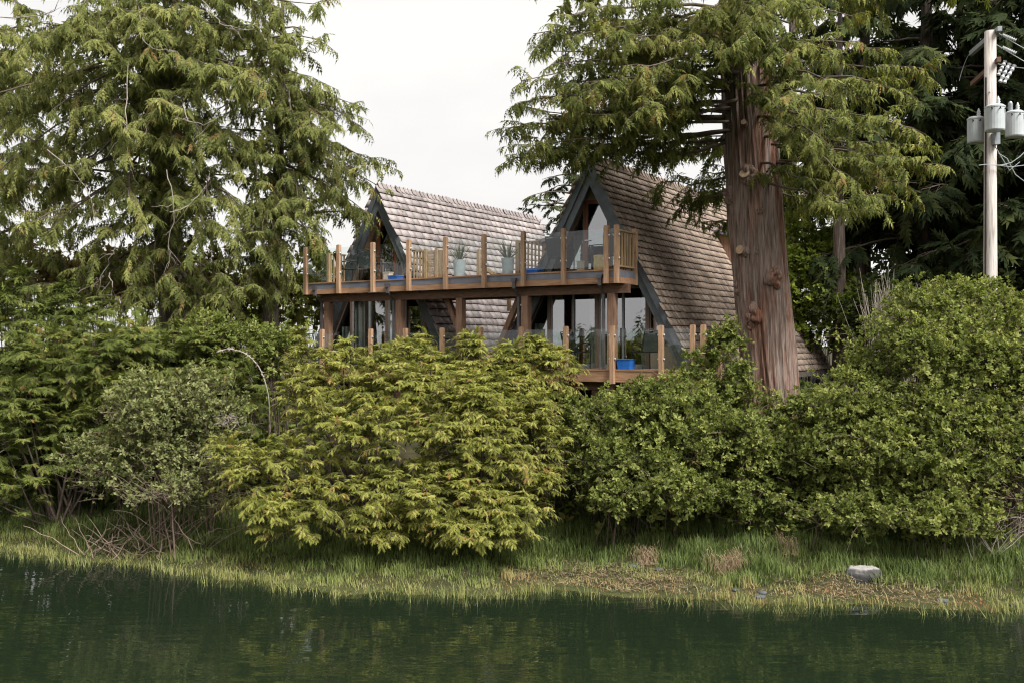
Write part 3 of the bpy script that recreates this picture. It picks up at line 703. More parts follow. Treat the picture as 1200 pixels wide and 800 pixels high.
# rear rail and stair head of the middle bay
rail_post(deck, DBB, -5.84, 2.56, DZ, .98, .0, PD, 'weathered_slat', None, .09)
rail_post(deck, DBB, -5.45, 3.6, DZ, .75, .8, PD, 'weathered_slat', None, .09)
rail_post(deck, DBB, -3.75, 1.4, DZ, 1.03, .0, PD, 'weathered_slat', None, .10)
PD('stair_rail', MB().beam((-5.84, 2.56, DZ + .55), (-5.2, 3.9, DZ - .25), .07, .10), 'weathered_slat')
PD('bottom_rail', MB().beam((-6.28, 2.5, DZ + .12), (-3.8, 2.5, DZ + .12), .05, .06), 'weathered_slat')
balusters((-3.70, 1.4), (-3.02, 1.4), 6, DZ + .08, DZ + .95, DZ + .95)

# ------------------------------------------------------------------ the lower deck
LB = (-4.0, 0, LZ - .4)
ldeck = hthing('lower_deck', 'low timber deck with glass railing half hidden behind the golden bushes', 'deck', LB)
PLD = lambda n, mb, m, par=ldeck, **kw: part(n, mb, m, par, LB, **kw)
yy = .03
while yy < 1.40:
    PLD('deck_board', MB().box(-11.1, 2.15, yy, yy + .132, LZ - .037 + rnd.uniform(-.002, .002), LZ - .002), 'deck_board'); yy += .139
PLD('fascia_board', MB().box(-11.15, 2.2, -.045, .0, LZ - .30, LZ - .036), 'cedar_fascia')
PLD('edge_trim', MB().box(-11.15, 2.2, -.058, .028, LZ - .034, LZ + .002), 'cedar_fascia')
PLD('beam', MB().box(-11.0, 2.1, .3, .48, LZ - .52, LZ - .26), 'dark_timber')
for tt in (-1.9, .8, 3.6, 6.2, 8.8, 10.9): PLD('pier', MB().box(-tt - .09, -tt + .09, .3, .48, gz(-tt, .4) - .2, LZ - .53), 'dark_timber')
LT = [-2.2, -1.945, -1.158, .115, 1.40, 2.70, 3.95, 5.2, 6.45, 7.7, 9.55, 11.0]
for tt in LT: rail_post(ldeck, LB, -tt, -.105, LZ, 1.05, .34, PLD)
for a, b in zip(LT[:-1], LT[1:]):
    if b - a > .4: PLD('glass_panel', MB().box(-b + .075, -a - .075, -.112, -.100, LZ + .07, LZ + .97), 'rail_glass')
rail_post(ldeck, LB, 2.2, .9, LZ, 1.05, .3, PLD, clips=None)
PLD('glass_panel', MB().box(2.194, 2.206, -.03, .83, LZ + .07, LZ + .97), 'rail_glass')

# ------------------------------------------------------------------ furniture on the decks
def chair(x, y, z, rz, label, group='black patio chairs'):
    root = empty('patio_chair', label, 'chair', HX @ Matrix.Translation((x, y, z)) @ Matrix.Rotation(rz, 4, 'Z'), group)
    def p(n, mb, m='black_metal'): return link(n, mb.mesh(n, m), root)
    p('seat', MB().prism([(-.24, .40), (.24, .40), (.24, .425), (-.24, .425)][::-1], -.24, .22), 'chair_mesh')
    n = MB(); n.add([(-.23, .22, .43), (.23, .22, .43), (.23, .34, .88), (-.23, .34, .88), (-.23, .245, .43), (.23, .245, .43), (.23, .365, .88), (-.23, .365, .88)],
                    [(0, 1, 2, 3), (7, 6, 5, 4), (1, 0, 4, 5), (2, 1, 5, 6), (3, 2, 6, 7), (0, 3, 7, 4)]); p('backrest', n, 'chair_mesh')
    for s in (-1, 1):
        p('leg', MB().tube([(s * .25, -.22, .0), (s * .25, -.235, .35), (s * .25, -.22, .62)], .014))
        p('leg', MB().tube([(s * .25, .30, .0), (s * .25, .21, .40), (s * .24, .36, .92)], .014))
        p('armrest', MB().tube([(s * .26, -.22, .60), (s * .265, -.12, .645), (s * .265, .10, .645), (s * .25, .27, .60)], .019))
    p('back_frame', MB().tube([(-.24, .36, .91), (0, .375, .925), (.24, .36, .91)], .014))
    return root
chair(-9.15, .55, DZ, R(150), 'black patio chair nearest the left end of the upper balcony')
chair(-8.45, .62, DZ, R(215), 'black patio chair right before the open door of the farther cabin', 'black patio chairs')
chair(-1.95, .62, DZ, R(175), 'dark patio chair on the upper balcony before the nearer cabin')
chair(-.45, .70, DZ, R(200), 'dark patio chair behind the upper balcony corner posts')
chair(.38, .72, LZ, R(235), 'black patio chair on the lower deck behind the blue bucket')
chair(-1.55, .75, LZ, R(160), 'black patio chair on the lower deck before the sliding doors')
def side_table(x, y, z):
    root = empty('side_table', 'small dark round table on the upper balcony of the farther cabin', 'table', HX @ Matrix.Translation((x, y, z)))
    link('table_top', MB().lathe([(.30, .52), (.31, .53), (.30, .545)], 20).mesh('table_top', 'black_metal'), root)
    for a in range(3): link('leg', MB().tube([(.24 * math.cos(a * 2.1), .24 * math.sin(a * 2.1), 0), (.1 * math.cos(a * 2.1), .1 * math.sin(a * 2.1), .52)], .013).mesh('leg', 'black_metal'), root)
side_table(-7.95, .75, DZ)
def tub(x, y, z, label, name='blue_tub', w=.42, d=.3, h=.15):
    root = empty(name, label, 'tub', HX @ Matrix.Translation((x, y, z)))
    mb = MB(); t = .012
    V = []
    for zz, s in ((0, .86), (h, 1.0), (h, 1.0 - .06), (.015, .82)):
        for sx, sy in ((-1, -1), (1, -1), (1, 1), (-1, 1)): V.append((sx * w / 2 * s, sy * d / 2 * s, zz))
    Fc = [(3, 2, 1, 0), (12, 13, 14, 15)]
    for a in range(3):
        for q in range(4): Fc.append((a * 4 + q, a * 4 + (q + 1) % 4, a * 4 + 4 + (q + 1) % 4, a * 4 + 4 + q))
    link('basin', mb.add(V, Fc).mesh('basin', 'blue_plastic'), root)
    r = MB()
    for q in range(4):
        c = [(-1, -1), (1, -1), (1, 1), (-1, 1)]; a, b = c[q], c[(q + 1) % 4]
        r.tube([(a[0] * w / 2, a[1] * d / 2, h), (b[0] * w / 2, b[1] * d / 2, h)], .012, 6)
    link('rim', r.mesh('rim', 'blue_plastic'), root)
tub(-7.12, .28, DZ, 'blue plastic tub on the upper balcony by the lattice screen', w=.34, h=.12)
tub(-2.62, .30, DZ, 'blue plastic tub on the upper balcony left of the nearer door', w=.5, h=.13)
tub(-.02, .45, LZ, 'blue bucket on the lower deck beside a black chair', 'blue_bucket', .36, .34, .24)
def log_table(x, y, z):
    root = empty('log_table', 'pale barked log round used as a table on the upper balcony', 'table', HX @ Matrix.Translation((x, y, z)))
    rg = np.random.default_rng(3); n = 24; V = []; Fc = []
    prof = [(.185, 0), (.19, .12), (.182, .25), (.186, .36), (.178, .385)]
    for r_, zz in prof:
        for q in range(n): a = 2 * math.pi * q / n; rr = r_ * (1 + .04 * math.sin(3 * a + zz * 4) + .02 * math.sin(7 * a)); V.append((rr * math.cos(a), rr * math.sin(a), zz))
    for j in range(len(prof) - 1):
        for q in range(n): Fc.append((j * n + q, j * n + (q + 1) % n, (j + 1) * n + (q + 1) % n, (j + 1) * n + q))
    Fc.append(tuple(range(n - 1, -1, -1))); link('log', MB().add(V, Fc).mesh('log', 'log_bark'), root)
    link('cut_face', MB().add([V[(len(prof) - 1) * n + q] for q in range(n)], [tuple(range(n))]).mesh('cut_face', 'log_cut'), root)
log_table(-.62, .28, DZ)
lan = empty('lantern', 'small black lantern standing behind the log table', 'lantern', HX @ Matrix.Translation((-.98, .5, DZ)))
link('stand', MB().lathe([(.10, 0), (.10, .02), (.03, .04), (.03, .40), (.08, .42), (.08, .44)], 12).mesh('stand', 'black_metal'), lan)
link('cap', MB().lathe([(.085, .44), (.09, .47), (.085, .58), (.05, .63), (.02, .66)], 12).mesh('cap', 'black_metal'), lan)
def carton(x, y, z, w, d, h, label):
    o = tag(link('storage_box', MB().box(-w / 2, w / 2, -d / 2, d / 2, 0, h - .02).box(-w / 2 - .01, w / 2 + .01, -d / 2 - .01, d / 2 + .01, h - .02, h).mesh('storage_box', 'siding')), label, 'box')
    o.matrix_world = HX @ Matrix.Translation((x, y, z))
carton(-1.36, .7, DZ, .22, .22, .30, 'beige box on the upper balcony left of the log table')
carton(-7.60, .55, DZ, .20, .20, .26, 'beige box on the upper balcony beside the blue tub')
def planter(x, y, label, seed):
    z = DZ
    root = empty('planter', label, 'planter', HX @ Matrix.Translation((x, y, z)), 'tall grey planters')
    link('pot', MB().lathe([(.135, 0), (.14, .01), (.18, .48), (.18, .50), (.155, .50), (.15, .46)], 20).mesh('pot', 'planter'), root)
    rg = np.random.default_rng(seed); acc = Acc()
    for q in range(46):
        a = rg.random() * 6.28; el = R(25 + 60 * rg.random()); L = .36 + .36 * rg.random(); w = .013
        d = np.array([math.cos(a) * math.cos(el), math.sin(a) * math.cos(el), math.sin(el)]); s = np.array([-math.sin(a), math.cos(a), 0]) * w
        p = np.array([.05 * math.cos(a), .05 * math.sin(a), .47]); pts = [p, p + d * L * .55, p + d * L - np.array([0, 0, .10 * L])]
        V = np.array([pts[0] - s, pts[0] + s, pts[1] + s, pts[1] - s, pts[2]])
        acc.add(V, np.array([[0, 1, 2, 3]]), np.array([[3, 2, 4]]), rg.random())
    link('foliage', acc.mesh('foliage', 'leaf_blade'), root, 'stuff')
planter(-5.15, .62, 'tall pale grey planter with blade leaves in the middle of the balcony', 1)
planter(-3.72, .85, 'tall pale grey planter with blade leaves nearer the right cabin', 2)

# ------------------------------------------------------------------ vegetation builders
DOWN = np.array([0, 0, -1.])
def grow_limb(wood, fol, start, end, lift, r0, rg, temps, size, dens=1.0, hang=.6, l2max=1.3, u0=.25, sec=3.2, tint=(.5, .2), bare=0.0):
    """one limb with side shoots that carry leaf sprays"""
    start = np.asarray(start, float); end = np.asarray(end, float); L = np.linalg.norm(end - start)
    ctrl = (start + end) / 2 + np.array([0, 0, lift]) + rg.normal(0, .06, 3) * L
    u = np.linspace(0, 1, 9)[:, None]; path = (1 - u) ** 2 * start + 2 * u * (1 - u) * ctrl + u * u * end + rg.normal(0, .012, (9, 3)) * L * np.sin(u * np.pi)
    V, Q = tubes(path[None], (r0 * .62 * (1 - .88 * u[:, 0]) + .005)[None], 6); wood.add(V, Q, tint=rg.random())
    n2 = max(3, int(L * sec)); us = np.sort(u0 + (1 - u0) * rg.random(n2) ** .85)
    pos = np.stack([np.interp(us, u[:, 0], path[:, k]) for k in range(3)], -1); tan = nrm((2 * (1 - us)[:, None] * (ctrl - start) + 2 * us[:, None] * (end - ctrl)))
    sg = np.where(np.arange(n2) % 2, 1, -1); ang = sg * np.radians(25 + 55 * rg.random(n2)) * (1 - .5 * us)
    d2 = ZROT(tan, ang); d2[:, 2] = d2[:, 2] * .4 - .06 + .40 * rg.normal(size=n2); d2 = nrm(d2)
    l2 = (.35 + .65 * rg.random(n2)) * np.minimum(l2max, .20 + .42 * L) * (1 - .35 * us)
    v = np.linspace(0, 1, 3)[None, :, None]
    p2 = pos[:, None] + d2[:, None] * (l2[:, None, None] * v) + DOWN * (hang * .45 * l2[:, None, None] * v ** 2)
    V, Q = tubes(p2, (.016 * (1 - .7 * v[..., 0]) + .003) * np.ones((n2, 3)) * (.4 + r0 * 2), 3); wood.add(V, Q, tint=rg.random())
    keep = rg.random(n2) >= bare
    p2, d2, l2 = p2[keep], d2[keep], l2[keep]; n2 = len(p2)
    if not n2: return
    n3 = np.maximum(4, (l2 * 24 * dens).astype(int)); ids = np.repeat(np.arange(n2), n3); m = len(ids)
    vv = .08 + .92 * rg.random(m); k = np.minimum((vv * 2).astype(int), 1); fr = vv * 2 - k
    P = p2[ids, k] * (1 - fr)[:, None] + p2[ids, k + 1] * fr[:, None]
    s2 = np.where(rg.random(m) < .5, -1, 1); sd = ZROT(d2[ids], s2 * np.radians(30 + 50 * rg.random(m)))
    A = nrm(sd * (1 - .45 * hang) + DOWN * (hang * (.5 + .9 * rg.random(m)))[:, None] + rg.normal(0, .16, (m, 3)))
    up = np.array([0, 0, 1.]) + d2[ids] * .7 + rg.normal(0, .35, (m, 3))
    cl = rg.normal(0, tint[1] * .6, n2)[ids]
    place(fol, temps, P, A, up, size * (.6 + .6 * rg.random(m)), np.clip(tint[0] + cl + rg.normal(0, tint[1], m), 0, 1), rg)

def trunk_mesh(path, radii, sides, rg, flute=.06, flare=0.0, material='bark_dark', nring=None, strands=0.0):
    path = np.asarray(path, float); t0 = np.linspace(0, 1, len(path)); n = nring or 40; t = np.linspace(0, 1, n)
    C = np.stack([np.interp(t, t0, path[:, k]) for k in range(3)], -1)
    ker = np.array([.25, .5, .25])
    for _ in range(max(2, n // 16)):
        Cp = np.pad(C, ((1, 1), (0, 0)), 'edge'); C2 = .25 * Cp[:-2] + .5 * C + .25 * Cp[2:]; C2[0], C2[-1] = C[0], C[-1]; C = C2
    rr = np.interp(t, t0, radii)
    a = np.arange(sides) * 2 * np.pi / sides; A, T = np.meshgrid(a, t); Z = C[:, 2][:, None]
    f = np.zeros_like(A)
    for k, am in ((3, 1.0), (5, 1.0), (7, .7), (11, .5), (17, .35)):
        f += am * np.sin(k * A + rg.random() * 6.28 + rg.normal(0, .55) * Z * .5 + .5 * np.sin(Z * (.3 + .5 * rg.random()) + rg.random() * 6))
    f = 1 + flute * f / 2
    if strands:
        s = np.zeros_like(A)
        for k in (23, 31, 43): s += np.abs(np.sin(k / 2 * A + rg.random() * 6 + 1.1 * np.sin(Z * (.7 + .8 * rg.random()) + rg.random() * 6 + 2 * A)))
        f += strands * (s / 3 - .6)
    f *= 1 + flare * np.exp(-(Z - C[0, 2]) / .7) * (1 + .35 * np.sin(5 * A + 1))
    V = np.stack([C[:, 0][:, None] + rr[:, None] * f * np.cos(A), C[:, 1][:, None] + rr[:, None] * f * np.sin(A), np.broadcast_to(Z, A.shape)], -1)
    ii = np.arange(n * sides).reshape(n, sides); Q = np.stack([ii[:-1], np.roll(ii[:-1], -1, 1), np.roll(ii[1:], -1, 1), ii[1:]], -1).reshape(-1, 4)
    return V.reshape(-1, 3), Q, C, rr

def tree_root(name, label, cat, base, group=None): return empty(name, label, cat, Matrix.Translation(tuple(base)), group)
def finish_tree(root, base, trunkVQ, bark, wood, fol, leafm, crown='crown', smooth=True):
    if trunkVQ is not None:
        link('trunk', mesh_np('trunk', trunkVQ[0] - base, trunkVQ[1], None, smooth, bark), root)
    if wood is not None and wood.V: link('branch', wood.mesh('branch', 'twig' if bark != 'bark_red' else 'twig', base), root, 'stuff')
    if fol is not None and fol.V: link(crown, fol.mesh(crown, leafm, base), root, 'stuff')

def cedar_generic(name, label, base, top, r0, zc0, nl, Lf, rg, leafm, temps, size, lean_end=0.0, dens=1., hang=.6, group=None, bark='bark_dark', tint=(.5, .2), sec=3.0, rise=.15, l2max=1.3, az=None, extra=(), bare=0.):
    base = np.asarray(base, float); top = np.asarray(top, float); root = tree_root(name, label, 'tree', base, group)
    mid = (base + top) / 2 + np.append(rg.normal(0, .15, 2), 0)
    V, Q, C, rr = trunk_mesh([base - (0, 0, .3), mid, top], [r0, r0 * .62, .04], 20, rg, .05, .35)
    wood, fol = Acc(), Acc(); H = top[2] - base[2]
    for i in range(nl):
        q = (i + rg.random()) / nl; z = base[2] + H * (zc0 + (1 - zc0) * q); c = np.array([np.interp(z, C[:, 2], C[:, 0]), np.interp(z, C[:, 2], C[:, 1]), z])
        a = i * 2.399 + rg.normal(0, .3)
        if az is not None and rg.random() < az[2]: a = az[0] + (rg.random() - .5) * az[1]
        L = Lf(q) * (.75 + .4 * rg.random())
        e = c + np.array([math.cos(a) * L, math.sin(a) * L, L * (rise - lean_end * rg.random())])
        grow_limb(wood, fol, c, e, .10 * L, .028 * L ** .7 + .02, rg, temps, size, dens, hang, l2max, .18, sec, tint, bare)
    for (s, e, lift, r) in extra: grow_limb(wood, fol, s, e, lift, r, rg, temps, size, dens, hang, l2max, .2, sec, tint, bare)
    finish_tree(root, base, (V, Q), bark, wood, fol, leafm)
    return root

def cedar_bush(name, label, base, lobes, nplume, rg, leafm, size=.185, temps=FRG, group=None, tint=(.5, .22), ln=.55, droop=.46, stems=20, nsp=11):
    """young cedar: leaf fans layered over uneven lobes, tips bending out and down"""
    base = np.asarray(base, float); root = tree_root(name, label, 'shrub', base, group); wood, fol = Acc(), Acc(); lobes = lumpy(lobes, rg, 4, 6)
    C = np.array([l[0] for l in lobes]); Rr = np.array([l[1] for l in lobes]); wts = (Rr[:, 0] * Rr[:, 2] + Rr[:, 0] * Rr[:, 1]); wts = wts / wts.sum()
    P, D, TL = [], [], []
    while len(P) < nplume:
        k = rg.choice(len(lobes), p=wts); d = nrm(rg.normal(size=3)); d[2] = d[2] if d[2] > -.45 else -d[2]
        if d[1] > .25 and rg.random() < .6: d[1] = -d[1]
        rad = .45 + .59 * rg.random() ** .5; p = C[k] + d * Rr[k] * rad
        inside = np.linalg.norm((p - C) / Rr, axis=1); inside[k] = 9
        if inside.min() < .72 or p[2] < height(p[0], p[1]) + .12: continue
        dd = nrm(np.array([d[0], d[1], .45 * d[2] + .38 + .16 * rg.normal()]) + rg.normal(0, .16, 3)); P.append(p); D.append(dd); TL.append(rg.normal(0, .13))
    P, D, TL = np.array(P), np.array(D), np.array(TL); n = len(P); l = ln * (.6 + .6 * rg.random(n))
    v = np.linspace(0, 1, 5)[None, :, None]; p2 = P[:, None] + D[:, None] * (l[:, None, None] * (v - .72)) + DOWN * (droop * l[:, None, None] * v ** 2.2) + np.array([0, 0, .5]) * (l[:, None, None] * .3 * v)
    V, Q = tubes(p2[:, ::2], (.010 * (1 - .8 * v[:, ::2, 0]) + .002) * np.ones((n, 3)), 3); wood.add(V, Q, tint=.4)
    ids = np.repeat(np.arange(n), nsp); m = len(ids); j = np.tile(np.arange(nsp), n); vv = np.clip(.12 + .86 * (j + .5 * rg.random(m)) / nsp, 0, .995)
    k = np.minimum((vv * 4).astype(int), 3); fr = vv * 4 - k; PP = p2[ids, k] * (1 - fr)[:, None] + p2[ids, k + 1] * fr[:, None]
    tan = nrm(p2[ids, k + 1] - p2[ids, k]); sg = np.where(j % 2, 1, -1); sg = np.where(j == nsp - 1, 0, sg)
    A = nrm(ZROT(tan, sg * np.radians(38 + 22 * rg.random(m))) + rg.normal(0, .10, (m, 3)) + DOWN * .12)
    up = np.array([0, 0, .8]) + D[ids] * .85 + rg.normal(0, .32, (m, 3))
    place(fol, temps, PP, A, up, size * (1.15 - .5 * vv) * (.75 + .5 * rg.random(m)), np.clip(tint[0] + TL[ids] + .14 * (vv - .5) + rg.normal(0, tint[1], m), 0, 1), rg)
    st = []
    for q in range(stems):
        k = rg.integers(0, len(lobes)); e = C[k] + rg.normal(0, .35, 3) * Rr[k]; b = base + np.append(rg.normal(0, .25, 2), -.05); mid = (b + e) / 2 + np.array([0, 0, -.2])
        u = np.linspace(0, 1, 6)[:, None]; st.append((1 - u) ** 2 * b + 2 * u * (1 - u) * mid + u * u * e)
    V, Q = tubes(np.array(st), np.tile(np.linspace(.035, .010, 6), (stems, 1)), 5); wood.add(V, Q, tint=.3)
    finish_tree(root, base, None, 'bark', wood, fol, leafm, 'foliage'); return root

def leafy_shrub(name, label, base, lobes, n, rg, leafm, size=.085, twigm='twig', stems=40, shoot=.25, group=None, tint=(.5, .2), fill=.5, bare_low=0.0, twig_n=None, temps=RO, cat='shrub', twig_r=1.0, wands=0):
    """deciduous shrub: arching stems, twigs and leaf rosettes on the outer half of uneven lobes"""
    base = np.asarray(base, float); root = tree_root(name, label, cat, base, group); wood, fol = Acc(), Acc(); lobes = lumpy(lobes, rg, 4)
    C = np.array([l[0] for l in lobes]); Rr = np.array([l[1] for l in lobes]); wts = (Rr[:, 0] * Rr[:, 2] + Rr[:, 0] * Rr[:, 1] * .5); wts = wts / wts.sum()
    nt_ = twig_n or n // 5
    k = rg.choice(len(lobes), nt_, p=wts); d = nrm(rg.normal(size=(nt_, 3))); d[:, 2] = np.where(d[:, 2] < -.75, -d[:, 2], d[:, 2]); d[:, 1] = np.where((d[:, 1] > .3) & (rg.random(nt_) < .6), -d[:, 1], d[:, 1])
    rad = fill + (1.04 - fill) * rg.random(nt_) ** .55; rad *= 1 + .10 * np.sin(7 * d[:, 0] + 5 * d[:, 2] + k) + .05 * rg.normal(size=nt_)
    tip = C[k] + d * Rr[k] * rad[:, None]; tip[:, 2] = np.maximum(tip[:, 2], height(tip[:, 0], tip[:, 1]) + .08)
    dirn = nrm(d * np.array([1, 1, .6]) + np.array([0, 0, .55]) + rg.normal(0, .35, (nt_, 3))); L = shoot * (.6 + 1.4 * rg.random(nt_))
    v = np.linspace(0, 1, 3)[None, :, None]; p2 = tip[:, None] + dirn[:, None] * (L[:, None, None] * (v - .55)) + np.array([0, 0, -.12]) * (L[:, None, None] * v ** 2)
    nh = len(p2[::2]); V, Q = tubes(p2[::2], (.0065 * (1 - .7 * v[..., 0]) + .002) * twig_r * np.ones((nh, 3)), 3); wood.add(V, Q, tint=np.repeat(rg.random(nh), 9))
    ids = rg.integers(0, nt_, n)
    if bare_low:
        zr = (tip[:, 2] - tip[:, 2].min()) / (np.ptp(tip[:, 2]) + 1e-6); ids = ids[rg.random(n) < np.clip(zr[ids] / bare_low, .06, 1)]
    m = len(ids); vv = rg.random(m) ** .7; kk = np.minimum((vv * 2).astype(int), 1); fr = vv * 2 - kk
    P = p2[ids, kk] * (1 - fr)[:, None] + p2[ids, kk + 1] * fr[:, None] + rg.normal(0, .025, (m, 3))
    ax = nrm(dirn[ids] + np.array([0, 0, .3]) + rg.normal(0, .45, (m, 3)))        # rosette axis (template z)
    ref = nrm(np.cross(ax, rg.normal(size=(m, 3)))); cl = rg.normal(0, .13, nt_)[ids]
    place(fol, temps, P, ref, ax, size * (.6 + .8 * rg.random(m)), np.clip(tint[0] + cl + rg.normal(0, tint[1], m), 0, 1), rg)
    if wands:                                   # long stray shoots breaking the outline, some of them bare
        kw = rg.choice(len(lobes), wands, p=wts); dw = nrm(rg.normal(size=(wands, 3))); dw[:, 2] = np.abs(dw[:, 2]) + .1; dw[:, 1] = -np.abs(dw[:, 1]); dw = nrm(dw)
        p0 = C[kw] + dw * Rr[kw] * .85; dd = nrm(dw + np.array([0, 0, .5]) + rg.normal(0, .45, (wands, 3))); Lw = .45 + .6 * rg.random(wands); u = np.linspace(0, 1, 6)[None, :, None]
        pw = p0[:, None] + dd[:, None] * (Lw[:, None, None] * u) + DOWN * (.45 * Lw[:, None, None] * u ** 2) + rg.normal(0, .01, (wands, 6, 3))
        V, Q = tubes(pw, np.tile(np.linspace(.007, .003, 6), (wands, 1)), 3); wood.add(V, Q, tint=np.repeat(.5 + .5 * rg.random(wands), 18))
        iw = np.repeat(np.arange(wands)[rg.random(wands) < .7], 7); mw = len(iw); kk2 = rg.integers(1, 6, mw)
        axw = nrm(dd[iw] + rg.normal(0, .6, (mw, 3))); place(fol, temps, pw[iw, kk2] + rg.normal(0, .02, (mw, 3)), nrm(np.cross(axw, rg.normal(size=(mw, 3)))), axw, size * (.5 + .7 * rg.random(mw)), np.clip(.62 + rg.normal(0, .2, mw), 0, 1), rg)
    st = []
    for q in range(stems):
        kq = rg.choice(len(lobes), p=wts); e = C[kq] + nrm(rg.normal(size=3)) * Rr[kq] * .8; e[2] = max(e[2], C[kq][2] - .3 * Rr[kq][2])
        b = np.array([e[0] * .35 + C[kq][0] * .65 + rg.normal(0, .15), e[1] * .3 + C[kq][1] * .7 + .45 + .3 * rg.random(), 0]); b[2] = height(b[0], b[1]) - .05
        mid = b * .55 + e * .45 + np.array([0, 0, .35 * abs(e[2] - b[2])]); u = np.linspace(0, 1, 7)[:, None]; st.append((1 - u) ** 2 * b + 2 * u * (1 - u) * mid + u * u * e + rg.normal(0, .02, (7, 3)))
    if stems:
        V, Q = tubes(np.array(st), np.tile(np.linspace(.018, .005, 7), (stems, 1)) * twig_r, 4); wood.add(V, Q, tint=np.repeat(rg.random(stems), 28))
    link('stem', wood.mesh('stem', twigm, base), root, 'stuff')
    link('foliage', fol.mesh('foliage', leafm, base), root, 'stuff')
    return root

def lumpy(lobes, rg, k=3, lead=0):
    out = [(c, r * .88) for c, r in lobes]
    for c, r in lobes:
        for _ in range(k):
            d = nrm(rg.normal(size=3)); d[2] = abs(d[2]) * .9 - .1; d[1] = -abs(d[1]) if rg.random() < .7 else d[1]; d = nrm(d)
            f = .26 + .20 * rg.random(); out.append((c + d * r * (.80 + .16 * rg.random()), np.maximum(r * f, .24)))
    for _ in range(lead):
        c, r = lobes[rg.integers(0, len(lobes))]; a = rg.random() * 6.28; q = rg.random() * .7
        out.append((c + np.array([math.cos(a) * q * r[0], math.sin(a) * q * r[1], r[2] * (1.0 - .3 * q * q)]), np.array([.27, .27, .36 + .2 * rg.random()])))
    return out
def lobe(x, y, Y, rx, rz, ry=None): return (px(x, y, Y), np.array([rx, ry or rx * .8, rz]))
def gbase(x, Y): X = (x - 600) / F * Y; return np.array([X, Y, float(height(X, Y))])

# ------------------------------------------------------------------ the great cedar in front of the nearer cabin
rg = np.random.default_rng(101)
TY = 24.3
tp = [(910, 560, .90), (906, 500, .74), (902, 450, .665), (898, 390, .645), (890, 320, .635), (884, 250, .635), (880, 180, .635), (876, 100, .60), (872, 20, .54), (866, -120, .42), (860, -330, .22), (858, -450, .05)]
tpath = [px(a, b, TY) for a, b, r in tp]; trad = [r for a, b, r in tp]
cbase = np.array([tpath[0][0], TY, float(height(tpath[0][0], TY))])
croot = tree_root('cedar_tree', 'huge red-barked cedar with knotted trunk standing before the nearer cabin', 'tree', cbase)
TV, TQ, TC, TR = trunk_mesh(tpath, trad, 160, rg, .050, .04, nring=150, strands=.17)
trunk = link('trunk', mesh_np('trunk', TV - cbase, TQ, None, True, 'bark_red'), croot)
def on_trunk(z): return np.array([np.interp(z, TC[:, 2], TC[:, 0]), np.interp(z, TC[:, 2], TC[:, 1]), z]), float(np.interp(z, TC[:, 2], TR))
def surf(xp, yp, push=0.0):        # point on the trunk's bark facing the water
    z = CAMZ + (405 - yp) / F * (TY - .6); c, r = on_trunk(z); X = (xp - 600) / F * (TY - .6); dx = np.clip((X - c[0]) / r, -.95, .95)
    n = np.array([dx, -math.sqrt(1 - dx * dx), 0]); return c + n * (r + push), n
def burl(xp, yp, rx, rz, depth, name, material, seed):
    p, n = surf(xp, yp, -.03); rgk = np.random.default_rng(seed); a = Acc(); nn = 18
    s = np.array([-n[1], n[0], 0]) * -1; up = np.array([0, 0, 1.]); V = []; ring = 7
    for j in range(ring):
        q = j / (ring - 1); rr = math.cos(q * 1.45); h = math.sin(q * 1.45) * depth * (1 - .5 * math.exp(-((q - 1) / .16) ** 2))
        for i in range(nn):
            t = 2 * math.pi * i / nn; w = 1 + .16 * math.sin(3 * t + seed) + .10 * math.sin(5 * t + 2 * seed + q * 3)
            V.append(p + s * (rx * rr * w * math.cos(t)) + up * (rz * rr * w * math.sin(t)) + n * h * (1 + .2 * math.sin(4 * t + seed)))
    V.append(p + n * depth * .55); V = np.array(V); ii = np.arange(ring * nn).reshape(ring, nn)
    Q = np.stack([ii[:-1], np.roll(ii[:-1], -1, 1), np.roll(ii[1:], -1, 1), ii[1:]], -1).reshape(-1, 4); T = np.stack([ii[-1], np.roll(ii[-1], -1), np.full(nn, ring * nn)], -1)
    a.add(V, Q, T); return link(name, a.mesh(name, material, cbase, True), trunk)
def stub(xp, yp, r, ln, seed, tilt=.2):
    p, n = surf(xp, yp, -.05); d = Vector(n) + Vector((0, 0, tilt)); d.normalize(); p = Vector(p)
    rr = [r * 1.5, r * 1.15, r * 1.05, r]; path = [p, p + d * ln * .45, p + d * ln * .8, p + d * ln]
    o = link('branch_stub', MB().tube(path, rr, 14).mesh('branch_stub', 'bark_red', cbase, False), trunk)
    link('cut_face', MB().tube([p + d * (ln + .001), p + d * (ln + .008)], [r * .93, r * .9], 14).mesh('cut_face', 'cut_wood', cbase), o)
stub(873, 294, .115, .22, 1, .15)
burl(907, 326, .24, .27, .20, 'knot', 'bark_red', 2); burl(884, 368, .20, .26, .20, 'knot', 'bark_red', 3); burl(881, 380, .12, .14, .16, 'knot', 'bark_red', 8)
burl(870, 337, .13, .20, .14, 'knot', 'bark_red', 4); burl(879, 205, .20, .28, .16, 'knot', 'bark_red', 5); burl(889, 248, .10, .12, .10, 'knot', 'bark_red', 6); burl(888, 295, .06, .10, .08, 'knot', 'bark_red', 9)
stub(874, 207, .13, .16, 3, .5); stub(873, 147, .07, .20, 4, .3); burl(850, 225, .16, .24, .20, 'knot', 'bark_red', 7)

